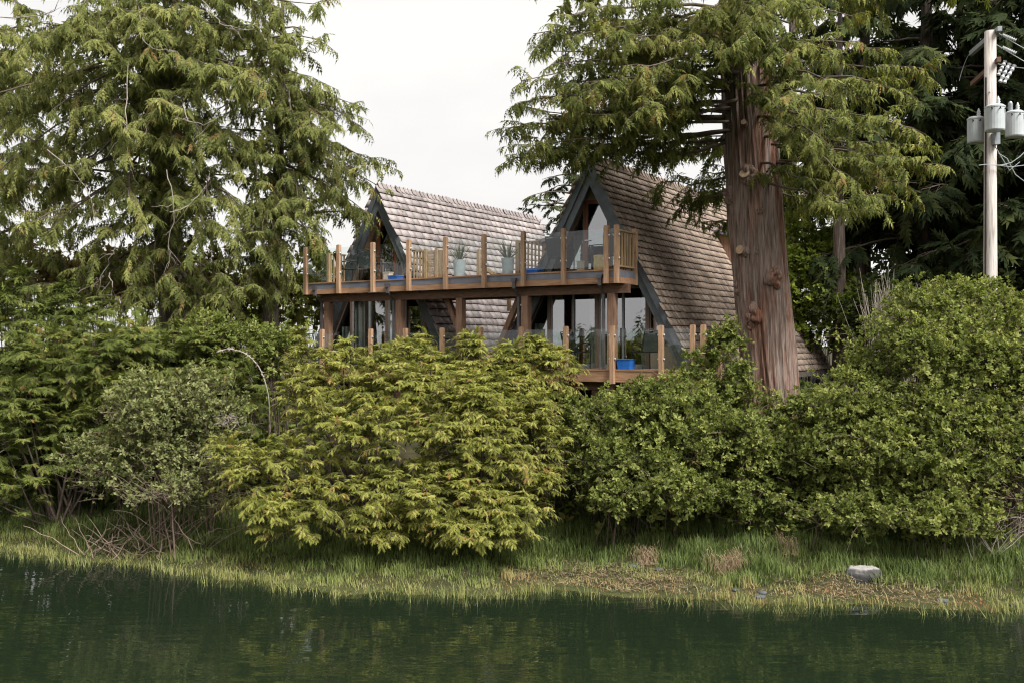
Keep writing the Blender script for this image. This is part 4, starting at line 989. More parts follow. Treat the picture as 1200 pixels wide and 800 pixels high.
wood, fol = Acc(), Acc()
def climb(ex, ey, eY, sy, lift=.5, r=.06, **kw):
    sy = .35 * sy + .65 * (ey + 30 * (rg.random() - .4)); lift = .25 * lift + .45 * (rg.random() - .55)
    z = CAMZ + (405 - sy) / F * TY; c, _ = on_trunk(z)
    a = dict(temps=FRD, size=.30, dens=1.45, hang=.56, l2max=1.1, u0=.34, sec=4.2, tint=(.52, .22)); a.update(kw)
    grow_limb(wood, fol, c, px(ex, ey, eY), lift, r, rg, **a)
# left spread over the ridge
for ex, ey, eY, sy, lift in [(600, 150, 23.2, 95, .7), (612, 95, 22.4, 60, .8), (635, 170, 22.2, 120, .9), (605, 185, 24.5, 135, .9), (640, 60, 24.8, 30, .6), (665, 20, 22.6, -10, .6), (650, -20, 24.2, -60, .5),
                             (695, 135, 21.4, 110, .7), (690, 100, 20.9, 60, .6), (720, 40, 20.7, 10, .6), (680, 130, 25.8, 90, .7), (730, 115, 26.4, 100, .5), (750, 80, 21.0, 40, .6), (760, 120, 20.8, 80, .5),
                             (800, 50, 20.6, 20, .5), (790, 100, 21.2, 70, .4), (630, 130, 23.8, 100, .7), (660, 160, 23.6, 115, .8), (625, 40, 23.4, -10, .6), (700, -10, 21.5, -70, .6), (760, 0, 20.9, -60, .5), (735, 95, 23.3, 60, .4),
                             (690, 70, 23.2, 30, .5), (620, 170, 22.8, 120, .8), (655, 110, 21.6, 80, .6), (710, 105, 20.9, 90, .6), (770, 40, 22.0, 10, .4), (720, 60, 22.2, 20, .5), (680, 40, 21.6, 0, .6), (610, 120, 23.0, 90, .5), (640, 100, 22.6, 60, .5), (625, 165, 23.6, 130, .5), (665, 140, 22.4, 110, .4), (650, 45, 23.0, 20, .4), (700, 25, 22.8, 0, .4), (745, 100, 22.0, 100, .3), (670, 145, 22.6, 130, .4), (725, 110, 22.4, 90, .3), (780, 70, 22.6, 50, .3), (810, 20, 21.4, 0, .3), (650, 75, 21.9, 50, .4)]:
    climb(ex, ey, eY, sy, lift, .07)
climb(640, 140, 23.6, 128, .35, .16, u0=.3)
# right spread
for ex, ey, eY, sy, lift in [(1085, 170, 23.2, 110, .9), (1075, 215, 22.4, 130, 1.0), (1040, 235, 21.6, 130, 1.1), (1000, 240, 21.1, 120, 1.0), (1060, 110, 22.8, 60, .8), (1030, 60, 23.5, 20, .7), (980, 200, 20.9, 110, .9), (960, 160, 20.6, 90, .8),
                             (1010, 150, 21.2, 90, .8), (1045, 185, 21.8, 110, .9), (985, 100, 20.8, 40, .7), (940, 120, 20.6, 60, .6), (930, 60, 20.5, 10, .6), (1000, 20, 22.5, -40, .6), (950, 10, 21.3, -50, .5), (1080, 80, 25.0, 40, .6),
                             (970, 230, 21.8, 150, .8), (1020, 120, 24.8, 70, .5), (1050, 200, 23.8, 130, .8), (1010, 200, 22.2, 120, .8), (1070, 150, 21.8, 90, .9), (1095, 195, 22.8, 120, .9), (975, 60, 22.0, 10, .5), (1040, 0, 24.0, -60, .5)]:
    climb(ex, ey, eY, sy, lift, .065)
climb(955, 150, 23.3, 240, -.5, .15, u0=.55)
# short boughs hanging in front of the upper stem
for ex, ey, eY, sy, lift in [(850, 60, 20.8, 10, .5), (880, 40, 20.5, -10, .5), (870, 15, 20.9, -40, .5), (915, 130, 21.0, 70, .4), (835, 20, 21.2, -30, .5), (900, 10, 20.9, -40, .4), (845, 45, 21.8, 20, .2), (900, 55, 21.6, 30, .2), (870, 35, 22.0, 10, .2), (880, 5, 21.5, -10, .2), (895, 30, 21.2, 10, .2), (860, -10, 21.5, -30, .2), (910, -15, 21.8, -30, .2)]:
    climb(ex, ey, eY, sy, lift, .05, u0=.12)
climb(895, 210, 23.1, 195, .1, .03, u0=.3, l2max=.5)
# boughs behind the stem, over the roof: their shade put into a darker tint
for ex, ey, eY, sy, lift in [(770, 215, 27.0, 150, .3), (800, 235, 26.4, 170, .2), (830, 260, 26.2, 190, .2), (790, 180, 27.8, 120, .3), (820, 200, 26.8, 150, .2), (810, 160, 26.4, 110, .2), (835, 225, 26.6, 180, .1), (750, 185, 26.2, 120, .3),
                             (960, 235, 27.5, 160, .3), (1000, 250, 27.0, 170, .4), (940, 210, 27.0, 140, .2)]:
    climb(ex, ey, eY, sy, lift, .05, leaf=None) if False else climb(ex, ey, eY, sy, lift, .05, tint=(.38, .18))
# crown above the frame
for i in range(16):
    q = (i + rg.random()) / 16; z = 13.5 + 8.5 * q; c, r_ = on_trunk(min(z, 21)); a = i * 2.4; L = 5.2 * (1 - q) ** .7 + .8
    grow_limb(wood, fol, c, c + np.array([math.cos(a) * L, math.sin(a) * L, -.05 * L]), .6, .06, rg, FRS, .55, .7, .6, 1.4, .25, 2.2, (.5, .2))
link('branch', wood.mesh('branch', 'twig', cbase), croot, 'stuff')
link('crown', fol.mesh('crown', 'leaf_cedar', cbase), croot, 'stuff')

# ------------------------------------------------------------------ the cedars on the left
rg = np.random.default_rng(202)
b = gbase(216, 29.5); b[2] -= .1
def ex(list_, sX, baseY): return list_
Y0 = 29.5
def tr_pt(xp, yp, Y): return px(xp, yp, Y)
lx = []
for e_x, e_y, e_Y, s_y, lift in [(20, 60, 27, -20, 1.0), (60, 130, 26.2, 40, 1.1), (10, 190, 26.8, 80, 1.2), (90, 200, 25.8, 100, 1.0), (40, 260, 26.5, 150, 1.1), (100, 290, 26.2, 190, .9), (140, 90, 25.6, 20, .8), (150, 230, 25.4, 140, .8),
                                 (200, 120, 25.2, 50, .7), (220, 190, 25.2, 110, .7), (250, 80, 25.4, 10, .7), (270, 150, 25.6, 70, .8), (280, 240, 26.0, 150, .8), (240, 270, 25.6, 180, .8), (200, 320, 26, 240, .6), (260, 320, 26.5, 230, .7),
                                 (290, 30, 26.4, -40, .7), (230, 20, 25.6, -50, .7), (170, 20, 25.6, -40, .7), (90, 20, 26.2, -50, .9), (-40, 120, 28, 40, 1.2), (-30, 240, 28.5, 140, 1.2), (50, 90, 30.5, 20, 1), (110, 160, 31.5, 80, .8), (280, 110, 31.5, 40, .6),
                                 (170, 160, 25.3, 80, .7), (120, 50, 25.8, -20, .8), (200, 60, 25.3, -10, .6), (310, 190, 28.5, 100, .6), (30, 130, 28.2, 60, 1.0), (60, 210, 28.4, 130, 1), (160, 280, 25.6, 190, .7), (220, 240, 25.2, 160, .6), (235, 150, 25.2, 70, .6), (300, 5, 27.0, -30, .3), (305, -40, 26.5, -60, .3), (275, -10, 25.8, -40, .3), (318, 60, 27.5, 20, .3), (60, 40, 25.6, 0, .3), (130, 130, 25.3, 80, .3), (190, 345, 26.3, 270, .4), (240, 350, 26.5, 280, .4), (150, 340, 26.5, 260, .4), (105, 340, 27, 250, .5), (275, 345, 27.5, 280, .4), (60, 335, 27, 240, .5), (215, 360, 26.8, 300, .3), (175, 310, 26.2, 240, .4)]:
    f_ = (385 - s_y) / 385; sx_ = 216 - 62 * f_; lx.append((px(sx_, .6 * s_y + .4 * e_y, Y0), px(e_x, e_y, e_Y), lift * .4 + .7 * (rg.random() - .5), .075))
lx += [(a_ + rg.normal(0, .15, 3) - (0, 0, .5), e_ + rg.normal(0, .6, 3) + np.array([.2, .6, -.2]), l_, r_ * .8) for a_, e_, l_, r_ in lx if e_[2] > 7.6]
cedar_generic('cedar_tree', 'great drooping cedar filling the upper left, dark stem behind hanging sprays', b, px(140, -330, 29.5), .50, .50, 13, lambda q: 3.7 * (1 - q) ** .7 + .8, rg, 'leaf_cedar_left', FRD, .36, .1, 1.5, .66, tint=(.5, .2), sec=3.1, l2max=1.7, extra=lx, bare=.10)
rg = np.random.default_rng(203)
b = gbase(312, 31.5); lx = []
for e_x, e_y, e_Y, s_y, lift in [(380, 110, 30.0, 60, .4), (420, 150, 30.2, 100, .5), (445, 195, 30.5, 140, .6), (455, 225, 30.8, 170, .6), (430, 250, 29.8, 190, .6), (400, 200, 29.0, 140, .5), (370, 170, 28.6, 110, .4), (350, 240, 28.4, 180, .5),
                                 (372, 270, 29.2, 220, .5), (330, 310, 28.6, 260, .5), (340, 330, 29.2, 280, .5), (310, 290, 28.4, 240, .4), (300, 220, 28.6, 160, .4), (340, 130, 28.8, 80, .4), (380, 290, 31.5, 250, .5), (330, 350, 28.8, 300, .4), (350, 60, 30.5, 20, .3),
                                 (290, 340, 28.8, 290, .4), (360, 270, 28.4, 210, .5), (420, 210, 29.4, 150, .5), (395, 150, 29.4, 100, .4), (290, 110, 29.8, 60, .4), (280, 170, 29.4, 110, .4)]:
    lx.append((px(314 - .02 * (385 - s_y), s_y, 31.5), px(e_x, e_y, e_Y), lift, .06))
lx += [(a_ - (0, 0, .4), e_ + rg.normal(0, .4, 3) + np.array([-.6, .4, -.3]), l_, r_ * .8) for a_, e_, l_, r_ in lx]
cedar_generic('cedar_tree', 'slimmer cedar beside the farther cabin, its crown edge against the sky', b, px(332, -15, 31.5), .30, .42, 26, lambda q: 2.6 * (1 - q) ** .8 + .35, rg, 'leaf_cedar_left', FRD, .34, .15, 1.4, .64, tint=(.46, .2), sec=3.4, l2max=1.35, extra=lx)
rg = np.random.default_rng(204)
b = gbase(-25, 35); lx = [(px(-25, s_y, 34.5), px(e_x, e_y, e_Y), .7, .06) for e_x, e_y, e_Y, s_y in [(60, 300, 31, 240), (20, 330, 30.5, 270), (90, 250, 31, 190), (-20, 280, 31, 200), (30, 220, 30.5, 150), (70, 160, 31, 100), (10, 120, 31, 60), (100, 330, 31.5, 280), (10, 60, 30.5, 20), (40, 20, 30.5, -20), (25, 170, 30.2, 110), (55, 110, 30.5, 60), (5, 230, 30.2, 170), (45, 270, 30.2, 210), (0, 300, 30.5, 250), (75, 200, 30.8, 140), (15, 100, 31.5, 60), (60, 350, 30.5, 300), (5, 350, 30.5, 300)]]
cedar_generic('cedar_tree', 'leftmost cedar partly outside the frame, hanging green sprays', b, px(-40, -200, 35), .36, .25, 26, lambda q: 4.2 * (1 - q) ** .7 + .6, rg, 'leaf_cedar_left', FRD, .42, .15, 1.1, .75, tint=(.5, .2), sec=2.6, l2max=1.5, extra=lx, bare=.12)
# pale dead limbs caught in the left cedar
rg = np.random.default_rng(210)
dl = empty('dead_limb', 'pale leafless limbs curving through the great left cedar', 'branch', Matrix.Translation(tuple(px(165, 250, 26.5))))
acc = Acc()
for pts in [[(160, 0, 26.2), (168, 50, 25), (185, 58, 24.8), (210, 62, 24.6)], [(238, 0, 25), (255, 25, 24.6), (275, 34, 24.4), (296, 34, 24.6)], [(215, 120, 25), (218, 140, 24.6), (235, 148, 24.5), (255, 140, 24.5)], [(150, 75, 25.6), (147, 130, 25.4), (150, 180, 25.2), (153, 200, 25.2)],
            [(0, 22, 26), (40, 20, 25.6), (60, 15, 25.4), (70, 0, 25.4)], [(90, 345, 26.4), (115, 330, 26), (130, 305, 25.8), (140, 270, 25.8)], [(55, 175, 26), (85, 200, 25.8), (105, 225, 25.6), (110, 260, 25.6)],
            [(195, 200, 25), (205, 240, 24.8), (198, 280, 24.8), (196, 315, 24.8)], [(200, 250, 24.8), (225, 240, 24.7), (240, 222, 24.7), (246, 205, 24.7)], [(128, 320, 26), (132, 335, 25.8), (131, 345, 25.8), (130, 348, 25.8)]]:
    P_ = np.array([px(*p) for p in pts]); u = np.linspace(0, 3, 13); sm = np.stack([np.interp(u, range(4), P_[:, k]) for k in range(3)], -1); sm[1:-1] = (sm[:-2] + 2 * sm[1:-1] + sm[2:]) / 4
    sm += rg.normal(0, .02, sm.shape); V, Q = tubes(sm[None], np.linspace(.015, .006, 13)[None], 5); acc.add(V, Q, tint=rg.random())
    for w in range(7):
        i0 = rg.integers(2, 12); d = nrm(rg.normal(size=3)); d[2] -= .5; l_ = .2 + .5 * rg.random(); tw = sm[i0] + d * np.linspace(0, l_, 5)[:, None] + rg.normal(0, .02, (5, 3)); V, Q = tubes(tw[None], np.linspace(.007, .003, 5)[None], 3); acc.add(V, Q, tint=rg.random())
link('limb', acc.mesh('limb', 'twig_pale', px(165, 250, 26.5)), dl, 'stuff')

# ------------------------------------------------------------------ dark conifers behind on the right, spruce behind the cabins
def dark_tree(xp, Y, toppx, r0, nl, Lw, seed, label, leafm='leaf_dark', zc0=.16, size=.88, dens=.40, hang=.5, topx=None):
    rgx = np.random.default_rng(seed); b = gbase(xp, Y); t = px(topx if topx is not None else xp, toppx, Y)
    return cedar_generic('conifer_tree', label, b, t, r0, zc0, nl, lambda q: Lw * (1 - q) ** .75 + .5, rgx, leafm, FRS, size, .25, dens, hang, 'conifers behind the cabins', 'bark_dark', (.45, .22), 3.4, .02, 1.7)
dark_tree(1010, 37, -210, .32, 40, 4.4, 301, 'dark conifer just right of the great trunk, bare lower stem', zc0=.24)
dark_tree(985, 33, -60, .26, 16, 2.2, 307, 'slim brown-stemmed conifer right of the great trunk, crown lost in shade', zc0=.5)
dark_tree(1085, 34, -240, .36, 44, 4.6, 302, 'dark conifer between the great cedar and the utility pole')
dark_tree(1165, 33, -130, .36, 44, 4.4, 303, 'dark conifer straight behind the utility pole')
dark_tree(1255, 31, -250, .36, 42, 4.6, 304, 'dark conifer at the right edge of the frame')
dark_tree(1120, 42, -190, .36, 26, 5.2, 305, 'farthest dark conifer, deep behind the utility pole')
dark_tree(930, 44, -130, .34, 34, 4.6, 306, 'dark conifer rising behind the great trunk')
rgx = np.random.default_rng(320)
cedar_generic('spruce_tree', 'thin airy spruce standing in the gap between the cabin roofs', gbase(668, 44), px(668, 95, 44), .16, .45, 40, lambda q: 2.4 * (1 - q) ** .9 + .3, rgx, 'leaf_dark', FRS, .48, .1, .8, .35, None, 'bark_dark', (.75, .2), 2.4, -.02, .8)

# ------------------------------------------------------------------ shrubs along the bank
rg = np.random.default_rng(400)
cedar_bush('golden_cedar_bush', 'broad golden-green cedar bush left of centre, sweeping down to the grass', gbase(420, 21.0),
           [lobe(305, 570, 20.0, 1.1, 1.2), lobe(390, 525, 20.4, 1.3, 1.5), lobe(375, 470, 21.2, .95, 1.0), lobe(455, 480, 21.0, 1.3, 1.2), lobe(430, 580, 19.9, 1.25, 1.15), lobe(480, 525, 20.2, 1.2, 1.2), lobe(440, 425, 22.2, 1.2, .5), lobe(395, 420, 21.8, .6, .5), lobe(500, 424, 21.7, .7, .5), lobe(360, 430, 21.6, .6, .6), lobe(350, 610, 19.6, 1.0, .6), lobe(460, 615, 19.6, 1.0, .55)],
           1620, rg, 'leaf_gold', group='golden cedar bushes')
cedar_bush('golden_cedar_bush', 'dense golden-green cedar bush in the centre below the balcony', gbase(555, 21.0),
           [lobe(560, 482, 20.9, 1.25, 1.2), lobe(530, 437, 21.6, 1.0, .65), lobe(590, 525, 20.2, 1.15, 1.3), lobe(520, 585, 19.7, 1.2, 1.1), lobe(600, 595, 19.9, 1.0, .8), lobe(630, 545, 20.6, .7, 1.1), lobe(560, 525, 20.0, 1.2, 1.3), lobe(545, 434, 21.4, .5, .5), lobe(575, 434, 21.6, .5, .5), lobe(560, 620, 19.5, 1.1, .5)],
           1480, rg, 'leaf_gold', group='golden cedar bushes')
cedar_bush('golden_cedar_bush', 'small golden cedar top reaching the lower deck rail', gbase(638, 22.0),
           [lobe(632, 434, 21.6, .85, .68), lobe(600, 455, 21.4, .8, .65), lobe(655, 452, 21.7, .60, .5), lobe(615, 485, 21.2, .9, .85), lobe(625, 418, 21.7, .35, .4)],
           560, rg, 'leaf_gold', group='golden cedar bushes')
# left: green cedar shrubs
rg = np.random.default_rng(410)
cedar_bush('cedar_bush', 'green cedar bush at the left edge above the bank', gbase(70, 23.4),
           [lobe(60, 440, 23.2, 1.5, 1.3), lobe(20, 520, 22.7, 1.2, 1.5), lobe(110, 420, 23.6, 1.3, 1.2), lobe(80, 520, 23.0, 1.2, 1.2), lobe(15, 580, 22.4, .9, .7), lobe(130, 470, 23.2, 1.0, 1.0)],
           600, rg, 'leaf_hedge', .26, group='green cedar bushes', tint=(.52, .19))
cedar_bush('cedar_bush', 'green cedar bush right of the leftmost one, under the great left cedar', gbase(200, 25.0),
           [lobe(155, 500, 23.6, 1.2, 1.0), lobe(225, 500, 23.4, 1.2, 1.0), lobe(285, 480, 23.0, .9, 1.0), lobe(195, 425, 24.6, 1.5, .95), lobe(250, 430, 24.8, 1.2, .9), lobe(165, 400, 25.2, 1.1, .8), lobe(225, 470, 24.2, 1.2, 1.0)],
           620, rg, 'leaf_hedge', .26, group='green cedar bushes', tint=(.48, .19))
cedar_bush('cedar_bush', 'drooping dark cedar bush at the far left above the others', gbase(15, 26.5),
           [lobe(20, 380, 26.0, 1.3, 1.1), lobe(-30, 400, 26, 1.3, 1.3), lobe(75, 375, 26.4, 1.0, .7)], 260, rg, 'leaf_hedge', .34, FRD, group='green cedar bushes', tint=(.36, .18))
leafy_shrub('leafy_shrub', 'low green shrub behind the golden bush, left of the cabins', gbase(290, 25.0), [lobe(280, 410, 25.0, 1.3, .75), lobe(325, 425, 24.4, .9, .7), lobe(240, 400, 26, 1.0, .6)], 3200, rg, 'leaf_shrub', .10, group='leafy shrubs')
leafy_shrub('leafy_shrub', 'dark green shrub added on the slope behind the half-bare shrub, blocking reflected sky', gbase(150, 25.5), [lobe(10, 470, 25.5, 1.8, 1.1), lobe(90, 460, 25.5, 1.8, 1.1), lobe(170, 455, 25.8, 1.8, 1.1), lobe(250, 450, 25.8, 1.6, 1.1), lobe(-60, 480, 25.5, 1.6, 1.2), lobe(-30, 545, 24.3, 1.5, .9), lobe(40, 545, 24.3, 1.5, .9), lobe(110, 545, 24.3, 1.5, .9), lobe(180, 540, 24.3, 1.5, .9), lobe(250, 535, 24.0, 1.3, .9)], 3800, rg, 'leaf_hedge', .30, group='leafy shrubs', tint=(.35, .2), fill=.2, twig_n=1400)  # added fill, keeps the sky out of the water reflection
# twiggy grey-green shrub with bare stems at its foot
rg = np.random.default_rng(420)
tw = leafy_shrub('twiggy_shrub', 'half-bare grey-green shrub with tangled brown stems left of the golden bush', gbase(190, 21.6),
            [lobe(185, 520, 21.4, 1.35, 1.25), lobe(130, 555, 21.4, .95, .8), lobe(245, 495, 21.8, 1.0, 1.35), lobe(255, 560, 21.3, .8, .8), lobe(195, 570, 21.0, 1.3, .75)],
            9000, rg, 'leaf_shrub_grey', .085, 'twig_brown', 40, .40, bare_low=.5, twig_n=2600, tint=(.55, .2), fill=.4, twig_r=1.0)
acc = Acc(); n = 170; tb = gbase(190, 21.6)
for q in range(0, n, 3):
    x0 = 85 + 165 * rg.random(); Y_ = 20.7 + .7 * rg.random(); p0 = px(x0, 0, Y_); p0[2] = height(p0[0], p0[1]) + .02
    a = rg.random() * 6.28; L = .5 + .9 * rg.random(); e = p0 + np.array([L * math.cos(a), .4 * L * math.sin(a) + .2, .25 + .75 * rg.random()]); m_ = (p0 + e) / 2 + np.array([0, -.1, .25 * rg.random()])
    u = np.linspace(0, 1, 7)[:, None]; pth = (1 - u) ** 2 * p0 + 2 * u * (1 - u) * m_ + u * u * e + rg.normal(0, .02, (7, 3)); V, Q = tubes(pth[None], np.linspace(.014, .005, 7)[None], 4); acc.add(V, Q, tint=rg.random())
link('bare_stem', acc.mesh('bare_stem', 'twig_brown', tb), tw, 'stuff')
# lichen-white arching stem
lr = empty('lichen_stem', 'white lichen-covered stem arching over the twiggy shrub', 'branch', Matrix.Translation(tuple(gbase(317, 20.4))))
acc = Acc(); lb = gbase(317, 20.4)
P_ = np.array([px(317, 505, 20.4), px(315, 460, 20.5), px(305, 430, 20.6), px(288, 413, 20.7), px(268, 408, 20.8), px(255, 412, 20.8)]); u = np.linspace(0, 5, 26); sm = np.stack([np.interp(u, range(6), P_[:, k]) for k in range(3)], -1)
for _ in range(3): sm[1:-1] = (sm[:-2] + 2 * sm[1:-1] + sm[2:]) / 4
V, Q = tubes(sm[None], (np.linspace(.006, .012, 26) * (1 + .7 * rg.random(26)))[None], 6); acc.add(V, Q)
for q in range(70):
    i0 = rg.integers(8, 26); d = nrm(rg.normal(size=3)); l_ = .03 + .06 * rg.random(); V, Q = tubes((sm[i0] + d * np.linspace(0, l_, 3)[:, None])[None], np.array([[.008, .008, .003]]), 4); acc.add(V, Q)
link('stem', acc.mesh('stem', 'twig_pale', lb), lr, 'stuff')
acc = Acc()
for q in range(60):
    c = px(270 + rg.normal(0, 8), 492 + rg.normal(0, 5), 20.6); d = nrm(rg.normal(size=3)); V, Q = tubes((c + d * np.linspace(0, .14, 3)[:, None] + rg.normal(0, .01, (3, 3)))[None], np.array([[.005, .005, .002]]), 4); acc.add(V, Q)
link('tuft', acc.mesh('tuft', 'twig_pale', lb), lr, 'stuff')

# right: leafy shrubs
rg = np.random.default_rng(430)
leafy_shrub('leafy_shrub', 'leafy green shrub between the golden bush and the great trunk', gbase(760, 20.8),
            [lobe(745, 530, 20.5, 1.15, 1.25), lobe(800, 510, 20.9, 1.1, 1.1), lobe(710, 500, 21.5, .85, .75), lobe(770, 575, 20.0, 1.3, .75), lobe(840, 540, 20.4, 1.0, 1.1), lobe(720, 560, 20.4, .8, .8), lobe(690, 520, 21.2, .7, .9)],
            12000, rg, 'leaf_shrub', .092, 'twig', 60, .30, 'leafy shrubs', (.5, .22), .42, .0, 2600, wands=110)
leafy_shrub('leafy_shrub', 'fresh green shrub climbing beside the lower deck against the great trunk', gbase(835, 22.6),
            [lobe(838, 440, 22.4, .6, .7), lobe(805, 480, 22.2, .8, .6), lobe(860, 470, 22.0, .6, .7), lobe(745, 490, 22.2, 1.1, .55), lobe(850, 400, 22.8, .35, .4)],
            2600, rg, 'leaf_shrub', .11, 'twig', 30, .42, 'leafy shrubs', (.45, .22), .2)
leafy_shrub('leafy_shrub', 'low dark green shrub at the foot of the great trunk', gbase(905, 21.2),
            [lobe(890, 540, 21.0, 1.1, 1.05), lobe(930, 500, 21.8, .8, .8), lobe(870, 590, 20.4, .9, .5), lobe(940, 560, 20.7, .8, .9)],
            5200, rg, 'leaf_shrub', .105, 'twig', 30, .30, 'leafy shrubs', (.36, .2), .4, .0, 1300, wands=50)
leafy_shrub('leafy_shrub', 'big rounded leafy shrub filling the right bank in front of the pole', gbase(1060, 21.0),
            [lobe(1020, 490, 20.8, 1.25, 1.2), lobe(1090, 440, 21.0, 1.5, 1.4), lobe(1160, 430, 21.2, 1.3, 1.35), lobe(1060, 530, 20.2, 1.4, 1.2), lobe(990, 550, 20.2, 1.0, 1.0), lobe(1130, 520, 20.2, 1.2, 1.25), lobe(1090, 375, 22.2, 1.2, .75), lobe(1022, 450, 21.6, .65, .65), lobe(1100, 570, 19.8, 1.0, .7), lobe(1215, 480, 20.6, 1.0, 1.3), lobe(1030, 410, 22.0, .9, .7), lobe(1010, 600, 19.6, 1.2, .5), lobe(1110, 605, 19.4, 1.2, .5)],
            24500, rg, 'leaf_shrub', .094, 'twig', 90, .30, 'leafy shrubs', (.54, .22), .42, .0, 5600, wands=240)
leafy_shrub('leafy_shrub', 'shrub at the right edge, loose leaves among bare brambles', gbase(1195, 19.6),
            [lobe(1185, 560, 19.3, .8, .85), lobe(1215, 520, 19.6, .7, 1.0)], 2300, rg, 'leaf_shrub', .085, 'twig_brown', 70, .4, 'leafy shrubs', (.5, .2), .3, .4, 900)
leafy_shrub('leafy_shrub', 'young leafy shrub poking up right behind the big rounded shrub', gbase(1130, 24.5), [lobe(1125, 350, 24.5, .9, .55), lobe(1175, 375, 24.0, .8, .7), lobe(1080, 360, 24.2, .7, .5)], 2400, rg, 'leaf_shrub', .09, 'twig', 40, .4, 'leafy shrubs', (.5, .2), .2)
acc = Acc(); rb = gbase(1180, 19.2)
br = empty('bramble', 'pale bare brambles arching at the right edge over the shrubs', 'bramble', Matrix.Translation(tuple(rb)))
for q in range(46):
    p0 = px(1135 + 90 * rg.random(), 0, 18.9 + 1.0 * rg.random()); p0[2] = height(p0[0], p0[1]); e = p0 + np.array([rg.normal(0, .8), rg.normal(0, .3), .2 + 1.1 * rg.random()]); m_ = (p0 + e) / 2 + np.array([rg.normal(0, .4), -.1, .5 + .6 * rg.random()])
    u = np.linspace(0, 1, 10)[:, None]; V, Q = tubes(((1 - u) ** 2 * p0 + 2 * u * (1 - u) * m_ + u * u * e + rg.normal(0, .016, (10, 3)))[None], np.linspace(.007, .003, 10)[None], 4); acc.add(V, Q, tint=rg.random())
link('stem', acc.mesh('stem', 'twig_pale', rb), br, 'stuff')
# pale bare bush behind the right shrub
acc = Acc(); pb = gbase(1040, 24.5)
pbr = empty('bare_shrub', 'pale leafless shrub behind the top of the big right shrub', 'shrub', Matrix.Translation(tuple(pb)))
for q in range(220):
    p0 = pb + rg.normal(0, .3, 3) * (1, 1, 0); e = px(1037 + rg.normal(0, 17), 352 + 16 * rg.normal(), 24.5 + rg.normal(0, .4)); u = np.linspace(0, 1, 6)[:, None]
    V, Q = tubes((p0 * (1 - u) + e * u + rg.normal(0, .04, (6, 3)))[None], np.linspace(.012, .004, 6)[None], 3); acc.add(V, Q, tint=rg.random())
link('stem', acc.mesh('stem', 'twig_pale', pb), pbr, 'stuff')
# shrubs farther back
rg = np.random.default_rng(440)
leafy_shrub('leafy_shrub', 'sunlit leafy shrub seen behind, right of the great trunk', gbase(950, 34), [lobe(945, 335, 34, 1.5, 1.4), lobe(975, 360, 33.5, 1.3, 1.0), lobe(935, 300, 35, 1.2, 1.2), lobe(965, 390, 33.5, 1.3, .9), lobe(1005, 370, 33.5, 1.3, 1.0)], 4200, rg, 'leaf_bright', .17, 'twig', 30, .4, 'leafy shrubs', (.5, .25), .2)
leafy_shrub('russet_shrub', 'brownish shrub in the gap under the great left cedar', gbase(140, 33), [lobe(140, 335, 33, 2.0, 1.2), lobe(100, 330, 33.5, 1.6, 1.0), lobe(190, 340, 33, 1.6, 1.1), lobe(40, 330, 34, 2, 1.3), lobe(255, 340, 33, 1.6, 1.1)], 4200, rg, 'leaf_russet', .17, 'twig_brown', 90, .5, None, (.45, .25), .2)
leafy_shrub('leafy_shrub', 'dark shrub in the shade left of the farther cabin', gbase(345, 33), [lobe(340, 360, 33, 1.8, 1.2), lobe(290, 360, 34, 1.8, 1.1), lobe(375, 340, 34.5, 1.2, 1.4), lobe(235, 365, 35, 1.6, .9)], 2600, rg, 'leaf_cedar', .19, 'twig', 40, .4, 'leafy shrubs', (.6, .25), .2)
leafy_shrub('leafy_shrub', 'dark undergrowth shrub below the conifers behind the pole', gbase(1120, 31), [lobe(1080, 370, 31, 2.2, 1.2), lobe(1160, 360, 30.5, 2.2, 1.5), lobe(1020, 375, 32, 1.8, 1.0), lobe(1220, 370, 30, 2.0, 1.6)], 2600, rg, 'leaf_dark', .19, 'twig', 40, .4, 'leafy shrubs', (.6, .25), .2)

# ------------------------------------------------------------------ bank: grass, straw, stones
rg = np.random.default_rng(500)
def blades(n, xr, qr, hfun, tfun, wid, rg):
    x = xr[0] + (xr[1] - xr[0]) * rg.random(n); q = qr[0] + (qr[1] - qr[0]) * rg.random(n); y = shore(x) + q; z = height(x, y) - .01
    h, keep = hfun(x, q, rg); tint = tfun(x, q, rg); x, y, z, h, tint = [a[keep] for a in (x, y, z, h, tint)]; n = len(x)
    a = rg.random(n) * 6.28; cl = np.sin(x * 5.3 + np.sin(y * 6.1) * 1.7) + np.sin(y * 8.7 + x * 2.9); a = np.where(rg.random(n) < .6, cl * 1.6 + rg.normal(0, .5, n), a); h = h * (.78 + .28 * np.clip(cl, -1.2, 1.5)); ln = h * (.15 + .85 * rg.random(n) ** 2); dx, dy = np.cos(a), np.sin(a); s = np.stack([-dy, dx, 0 * a], -1) * (wid * (.6 + .8 * rg.random(n)))[:, None]
    b = np.stack([x, y, z], -1); m = b + np.stack([dx * ln * .3, dy * ln * .3, h * .55], -1); t = b + np.stack([dx * ln, dy * ln, h], -1)
    V = np.stack([b - s, b + s, m + s * .75, m - s * .75, t], 1); k = (np.arange(n) * 5)[:, None]
    return V.reshape(-1, 3), k + np.array([[0, 1, 2, 3]]), k + np.array([[3, 2, 4]]), np.repeat(tint, 5)
def patchy(x, y, s, ph): return .5 + .25 * np.sin(x * s + ph) + .25 * np.sin(x * s * 1.9 + y * s * 1.3 + 2 * ph) * np.cos(y * s * .8 + ph)
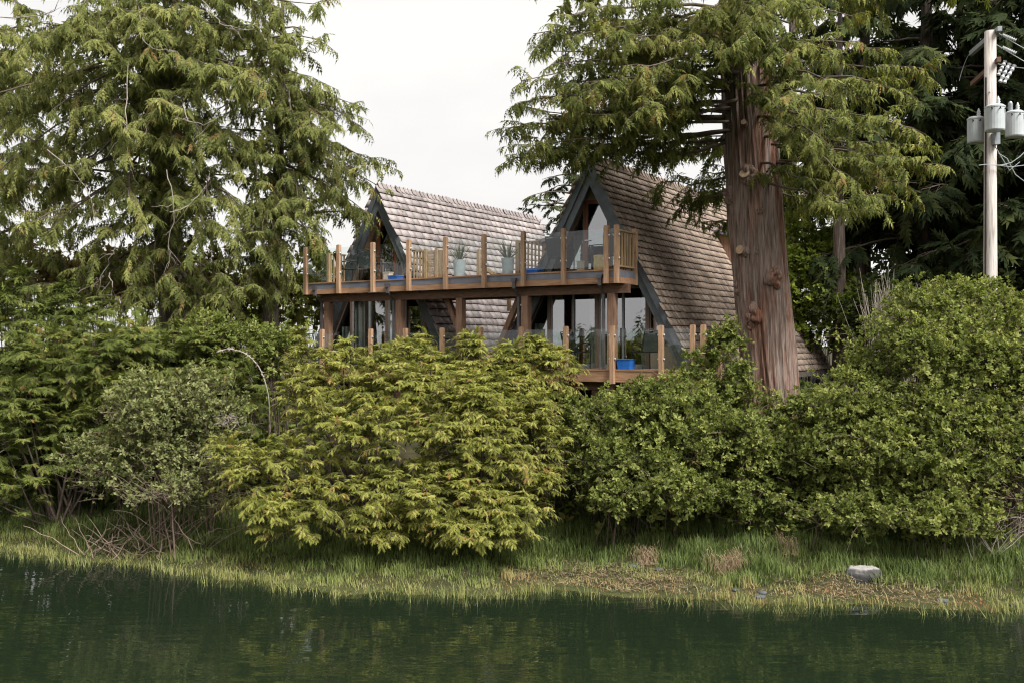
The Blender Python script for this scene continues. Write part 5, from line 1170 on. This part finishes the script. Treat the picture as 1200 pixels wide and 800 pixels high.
def gh(x, q, rg):
    lo = np.clip((q - .25) / .9, 0, 1); h = (.10 + .24 * lo) * (.55 + .8 * rg.random(len(x))) * (.65 + .7 * patchy(x, q, 1.7, .4))
    straw = (np.abs(x - 1.9) < 1.9) & (q < 1.5)
    h = np.where(straw, h * .6, h); red = (np.abs(x - 6.2) < 1.8) & (q < .9); h = np.where(red, h * .5, h)
    return np.clip(h * .64, .035, .3), rg.random(len(x)) < np.where(straw | red, .95, 1)
def gt(x, q, rg):
    up = np.clip((q - .25) / 1.0, 0, 1); t = .56 - .44 * up + .14 * (patchy(x, q, 2.3, 1.1) - .5) * 2
    t = np.where((np.abs(x - 1.9) < 2.1) & (q < 1.5), t + .30 * np.clip((1.6 - q), 0, 1), t); t = np.where((np.abs(x - 6.2) < 2.0) & (q < .9), t + .36, t)
    return np.clip(t + rg.normal(0, .11, len(x)), 0, 1)
acc = Acc(); V, Q, T, tn = blades(64000, (-13, 11), (-.12, 3.4), gh, gt, .0080, rg); acc.add(V, Q, T, tn)
# sedge standing in the shallows
V, Q, T, tn = blades(15000, (-13, 11), (-.75, .12), lambda x, q, r: (.10 + .16 * r.random(len(x)) + np.clip(-q, 0, 1) * .3, r.random(len(x)) < np.clip(1.0 + q * 1.25, 0, 1) * patchy(x, q, 1.3, 2.0)), lambda x, q, r: np.clip(.52 + r.normal(0, .1, len(x)), 0, 1), .007, rg); acc.add(V, Q, T, tn)
# taller dark tufts right against the shrubs
V, Q, T, tn = blades(20000, (-13, 11), (1.3, 3.6), lambda x, q, r: (.14 + .18 * r.random(len(x)), patchy(x, q, 2.1, .2) > .42), lambda x, q, r: np.clip(.10 + r.normal(0, .08, len(x)), 0, 1), .009, rg); acc.add(V, Q, T, tn)
link('bank_grass', acc.mesh('bank_grass', 'grass'), None, 'stuff')['label'] = 'green and straw-coloured grass along the bank'
# low undergrowth over the slope behind the shrubs
n = 5600; x = -14 + 26 * rg.random(n); q = 2.6 + 9.5 * rg.random(n); y = shore(x) + q; z = height(x, y) + .02; ok = (patchy(x, q, 1.1, .7) > .2); x, y, z = x[ok], y[ok], z[ok]; n = len(x)
hh = .05 + .35 * rg.random(n); ax = nrm(np.stack([rg.normal(0, .4, n), rg.normal(-.3, .4, n), np.ones(n)], -1)); ref = nrm(np.cross(ax, rg.normal(size=(n, 3)))); acc = Acc()
place(acc, RO, np.stack([x, y, z + hh], -1), ref, ax, .13 + .14 * rg.random(n), rg.random(n), rg)
link('undergrowth', acc.mesh('undergrowth', 'leaf_hedge'), None, 'stuff')['label'] = 'low leafy undergrowth covering the slope'
# flattened straw
n = 1700; acc = Acc()
x = np.where(rg.random(n) < .6, rg.normal(1.9, 1.0, n), rg.normal(6.3, .9, n)); q = .15 + 1.1 * rg.random(n); y = shore(x) + q; z = height(x, y) + .03 + .05 * rg.random(n)
a = rg.random(n) * 6.28; L = .025 + .06 * rg.random(n); d = np.stack([np.cos(a), np.sin(a), rg.normal(0, .15, n)], -1); s = np.stack([-np.sin(a), np.cos(a), 0 * a], -1) * .0035
c = np.stack([x, y, z], -1); V = np.stack([c - d * L[:, None] - s, c + d * L[:, None] - s, c + d * L[:, None] + s, c - d * L[:, None] + s], 1)
acc.add(V, (np.arange(n) * 4)[:, None] + np.arange(4)[None], tint=np.repeat(rg.random(n), 4)); link('straw_litter', acc.mesh('straw_litter', 'straw'), None, 'stuff')['label'] = 'flattened dead straw along the tide line'
# dry tufts hanging at the foot of the shrubs
for (xp, yp, Y_, w, lab) in [(852, 612, 19.0, .34, 'larger dry straw tuft at the foot of the shrubs left of the boulder'), (757, 604, 19.4, .20, 'small dry straw tuft below the shrub right of the golden bush'), (922, 604, 19.4, .16, 'smallest dry straw tuft near the foot of the great trunk')]:
    top = px(xp, yp - 14, Y_); b0 = np.array([top[0], Y_, float(height(top[0], Y_))]); r_ = empty('dry_tuft', lab, 'grass tuft', Matrix.Translation(tuple(b0)), 'dry straw tufts'); acc = Acc()
    n = int(1000 * w); u = np.linspace(0, 1, 5)[None, :, None]; l = .22 + .34 * rg.random(n); a = rg.normal(-1.57, .8, n)
    st = np.stack([top[0] + w * rg.normal(0, .55, n), Y_ + .12 * rg.normal(size=n), b0[2] + .10 + .32 * rg.random(n) ** 1.5], -1); st[:, 2] += .10 * np.sin(st[:, 0] * 9)
    dr = np.stack([np.cos(a) * .8 + rg.normal(0, .25, n), np.sin(a) * .5, 0 * a], -1)
    pth = st[:, None] + dr[:, None] * (u * l[:, None, None] * .45) + np.array([0, 0, 1.]) * (.04 * u - .85 * u ** 1.6) * l[:, None, None] + rg.normal(0, .012, (n, 5, 3)); pth[..., 2] = np.maximum(pth[..., 2], b0[2] + .01)
    V, Q = tubes(pth, np.tile(np.linspace(.004, .002, 5), (n, 1)), 3); acc.add(V, Q, tint=np.repeat(rg.random(n), 15)); link('straw', acc.mesh('straw', 'straw', b0), r_, 'stuff')
# boulder and stones
def boulder(name, label, c, r, material, seed, flat=.35, n=28, cat='rock', group=None):
    rgk = np.random.default_rng(seed); th = np.linspace(0, np.pi, n // 2 + 1); ph = np.linspace(0, 2 * np.pi, n, endpoint=False); T, Ph = np.meshgrid(th, ph, indexing='ij')
    d = np.stack([np.sin(T) * np.cos(Ph), np.sin(T) * np.sin(Ph), np.cos(T)], -1); f = np.ones_like(T)
    for k in range(9):
        nv = nrm(rgk.normal(size=3)); cut = .72 + .2 * rgk.random(); pr = d @ nv; f = np.minimum(f, np.where(pr > 1e-3, cut / np.maximum(pr, 1e-3), 9))
    f = np.minimum(f, np.where(d[..., 2] > .01, (.62 + flat * 0) / np.maximum(d[..., 2], .01), 9)); f = f * (1 + .022 * rgk.normal(size=T.shape) * np.sin(T) + .05 * np.sin(5 * Ph + 3 * T) * np.sin(T))
    V = d * f[..., None] * np.asarray(r); a_, b_ = T.shape; ii = np.arange(a_ * b_).reshape(a_, b_); Q = np.stack([ii[:-1], ii[1:], np.roll(ii[1:], -1, 1), np.roll(ii[:-1], -1, 1)], -1).reshape(-1, 4)
    o = link(name, mesh_np(name, V, Q, None, False, material)); o.location = c; return tag(o, label, cat, group)
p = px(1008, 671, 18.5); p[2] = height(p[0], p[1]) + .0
boulder('boulder', 'flat-topped pale boulder with shade painted on its sides lying in the bank grass', p, (.39, .34, .27), 'rock', 11, n=44)
for i_, (xp, yp, Y_, r_, lab) in enumerate([(741, 664, 19.1, .10, 'small grey stone left of two on the straw bank'), (772, 664, 19.1, .085, 'small bluish stone right of two on the straw bank'), (893, 690, 17.9, .09, 'dark stone at the tide line below the straw tuft'), (890, 698, 17.7, .11, 'bluish stone half in the water left of the boulder'),
                                     (862, 690, 18.0, .07, 'tiny dark stone at the tide line, leftmost of three'), (1105, 700, 17.4, .12, 'flat pale stone at the waterline right of the boulder'), (1190, 706, 17.2, .10, 'dark stone at the waterline by the right edge')]):
    p = px(xp, yp, Y_); p[2] = height(p[0], p[1]) + .01; boulder('stone', lab, p, (r_, r_ * .8, r_ * .55), 'stone', 20 + i_, cat='stone', group='stones on the bank', n=14)

# ------------------------------------------------------------------ utility pole
PY = 25.5; pt = px(1160.5, 37, PY); pg = gbase(1160.5, PY)
pole = empty('utility_pole', 'weathered wooden utility pole with three grey transformers', 'utility pole', Matrix.Translation(tuple(pg)))
off = tuple(pg); cx, cy = pt[0], PY
Pp = lambda n, mb, m, par=pole, sm=False: link(n, mb.mesh(n, m, off, sm), par)
acc_prof = [(.19, -.3), (.175, 2.5), (.155, 5.5), (.14, pt[2] - pg[2] - .01), (.13, pt[2] - pg[2])]
Pp('shaft', MB().lathe(acc_prof, 20, (cx, cy, pg[2])), 'pole_wood', pole, True)
AX = Vector((-.80, -.60, 0)).normalized()          # crossarms run towards the viewer's left
def at(xp, yp, dy=0): return Vector(px(xp, yp, PY + dy))
top = Vector((cx, cy, pt[2]))
arm1a = top + Vector((.10, -.30, -.02)); arm1b = top + Vector((.37, 1.86, -.02))
Pp('crossarm', MB().beam(arm1a, arm1b, .11, .12), 'steel')
arm2a = Vector((cx + .08, cy - .30, pt[2] - .80)); arm2b = Vector((cx + .50, cy + 2.1, pt[2] - .80))
Pp('crossarm', MB().beam(arm2a, arm2b, .09, .12), 'dark_timber')
Pp('arm_brace', MB().tube([Vector((cx - .10, cy - .18, pt[2] - 1.62)), arm2a.lerp(arm2b, .55)], .015), 'steel')
def can(xp, ytop, ybot, dy, r):
    c = px(xp, ybot, PY + dy); h = (ybot - ytop) / F * (PY + dy)
    o = Pp('transformer', MB().lathe([(r * .93, 0), (r, .03), (r, h - .05), (r * 1.04, h - .045), (r * 1.04, h - .01), (r * .8, h + .03)], 22, tuple(c)), 'transformer', pole, False)
    for a in range(3):
        an = R(-130 + 40 * a); b = Vector((c[0] + r * 1.02 * math.cos(an), c[1] + r * 1.02 * math.sin(an), c[2] + h * .83))
        Pp('terminal', MB().tube([b, b + Vector((math.cos(an) * .05, math.sin(an) * .05, .03)), b + Vector((math.cos(an) * .07, math.sin(an) * .07, -.02))], .014, 6), 'black_metal', o)
    bt = Vector((c[0] + r * .35, c[1], c[2] + h + .02))
    Pp('bushing', MB().lathe([(.035, 0), (.055, .03), (.035, .06), (.055, .09), (.035, .12), (.05, .15), (.025, .19), (.012, .24)], 10, tuple(bt)), 'porcelain', o, True)
    Pp('hanger', MB().beam(Vector((c[0], c[1] + r * .9, c[2] + h * .6)), Vector((cx, cy, c[2] + h * .6)), .05, .30), 'steel', o)
    return c, h
can(1166, 125, 154, -.52, .235); can(1143.5, 139, 168, .34, .21); can(1189, 132, 161, .12, .225)
Pp('arrester', MB().lathe([(.03, 0), (.06, .03), (.06, .20), (.03, .26)], 10, tuple(px(1184, 131, PY + .1))), 'steel')
# fuse cut-outs beside the stem
for k_, (xa, ya, xb, yb) in enumerate([(1172, 96, 1183, 75), (1177, 97, 1189, 77), (1170, 88, 1178, 72)]):
    a, b = at(xa, ya, -.1), at(xb, yb, -.1); n_ = 9; path = [a.lerp(b, q / (n_ - 1)) for q in range(n_)]
    Pp('fuse_cutout', MB().tube(path, [.028 if q % 2 else .055 for q in range(n_)], 10), 'porcelain')
def sag(a, b, s, n=18): return [a.lerp(b, i / (n - 1)) + Vector((0, 0, -s * 4 * (i / (n - 1)) * (1 - i / (n - 1)))) for i in range(n)]
def strain(a, b, f0, f1, wr=.011, ext=6.0):        # strain insulator then line, running out of frame to the right
    d = (b - a); i0 = a.lerp(b, f0); i1 = a.lerp(b, f1); n_ = 15
    Pp('insulator', MB().tube([i0.lerp(i1, q / (n_ - 1)) for q in range(n_)], [.018 if q % 2 else .048 for q in range(n_)], 10), 'porcelain')
    Pp('line', MB().tube(sag(a, b + d * ext, .25), wr, 5), 'wire')
strain(top + Vector((.12, -.1, -.06)), at(1200, 51.5, -.2), .2, .7)
strain(top + Vector((.12, -.1, -.38)), at(1200, 66.5, -.2), .2, .7)
Pp('line', MB().tube(sag(at(1168, 75, -.1), at(1240, 82, -.1), .05), .009, 5), 'wire')
Pp('line', MB().tube(sag(at(1137, 62, 1.8), at(1124, 95, 2.0), -.1) , .008, 5), 'wire')
for pts in [[(1170, 180), (1180, 186), (1190, 205), (1202, 214)], [(1172, 194), (1185, 191), (1195, 184), (1203, 176)], [(1168, 194), (1185, 196), (1200, 194), (1215, 190)], [(1165, 170), (1172, 182), (1183, 200), (1195, 190)], [(1147, 194), (1155, 193), (1170, 194), (1180, 193)]]:
    Pp('service_wire', MB().tube([at(*p_, -.25) for p_ in pts], .011, 5), 'wire')
Pp('pipe', MB().tube([Vector((cx - .16, cy - .06, pg[2])), Vector((cx - .145, cy - .06, pt[2] - 1.2))], .022, 8), 'black_metal')
Pp('bracket', MB().box(cx - .04, cx + .10, cy - .32, cy - .14, pt[2] - 2.95, pt[2] - 2.65), 'steel')

# ------------------------------------------------------------------ wooded far shore behind the viewer (seen in the panes)
rg = np.random.default_rng(600); acc = Acc()
for i_ in range(70):
    x = -230 + 420 * (i_ + rg.random()) / 70; y = -84 - 26 * rg.random(); z0 = float(height(x, y)); H = 5 + 6 * rg.random(); n = 34
    q = rg.random(n) ** .8; a = rg.random(n) * 6.28; r_ = (1 - q) * H * .22 + .2; P_ = np.stack([x + r_ * np.cos(a) * .6, y + r_ * np.sin(a) * .6, z0 + H * (.05 + .95 * q)], -1)
    A = np.stack([np.cos(a), np.sin(a), -.35 + 0 * a], -1); place(acc, [FRS[0]], P_, A, np.tile([0, 0, 1.], (n, 1)), 1.5 * r_ + .9, rg.random(n), rg)
link('far_shore_wood', acc.mesh('far_shore_wood', 'leaf_dark'), None, 'stuff')['label'] = 'wood on the opposite shore'
# distant mass of trees closing the view on the left
rg = np.random.default_rng(610); acc = Acc(); n = 2600
x = -75 + 62 * rg.random(n); y = 58 + 14 * rg.random(n); top_ = 9.6 + 1.3 * np.sin(x * .5) + .9 * np.sin(x * 1.3 + 1); z = 3 + (top_ - 3) * rg.random(n) ** .8
a = rg.random(n) * 6.28; place(acc, FRS, np.stack([x, y, z], -1), np.stack([np.cos(a), np.sin(a), -.3 + 0 * a], -1), np.tile([0, -.5, 1.], (n, 1)) + rg.normal(0, .3, (n, 3)), 1.0 + .8 * rg.random(n), rg.random(n), rg)
link('distant_wood', acc.mesh('distant_wood', 'leaf_hedge'), None, 'stuff')['label'] = 'distant trees beyond the left cedars'
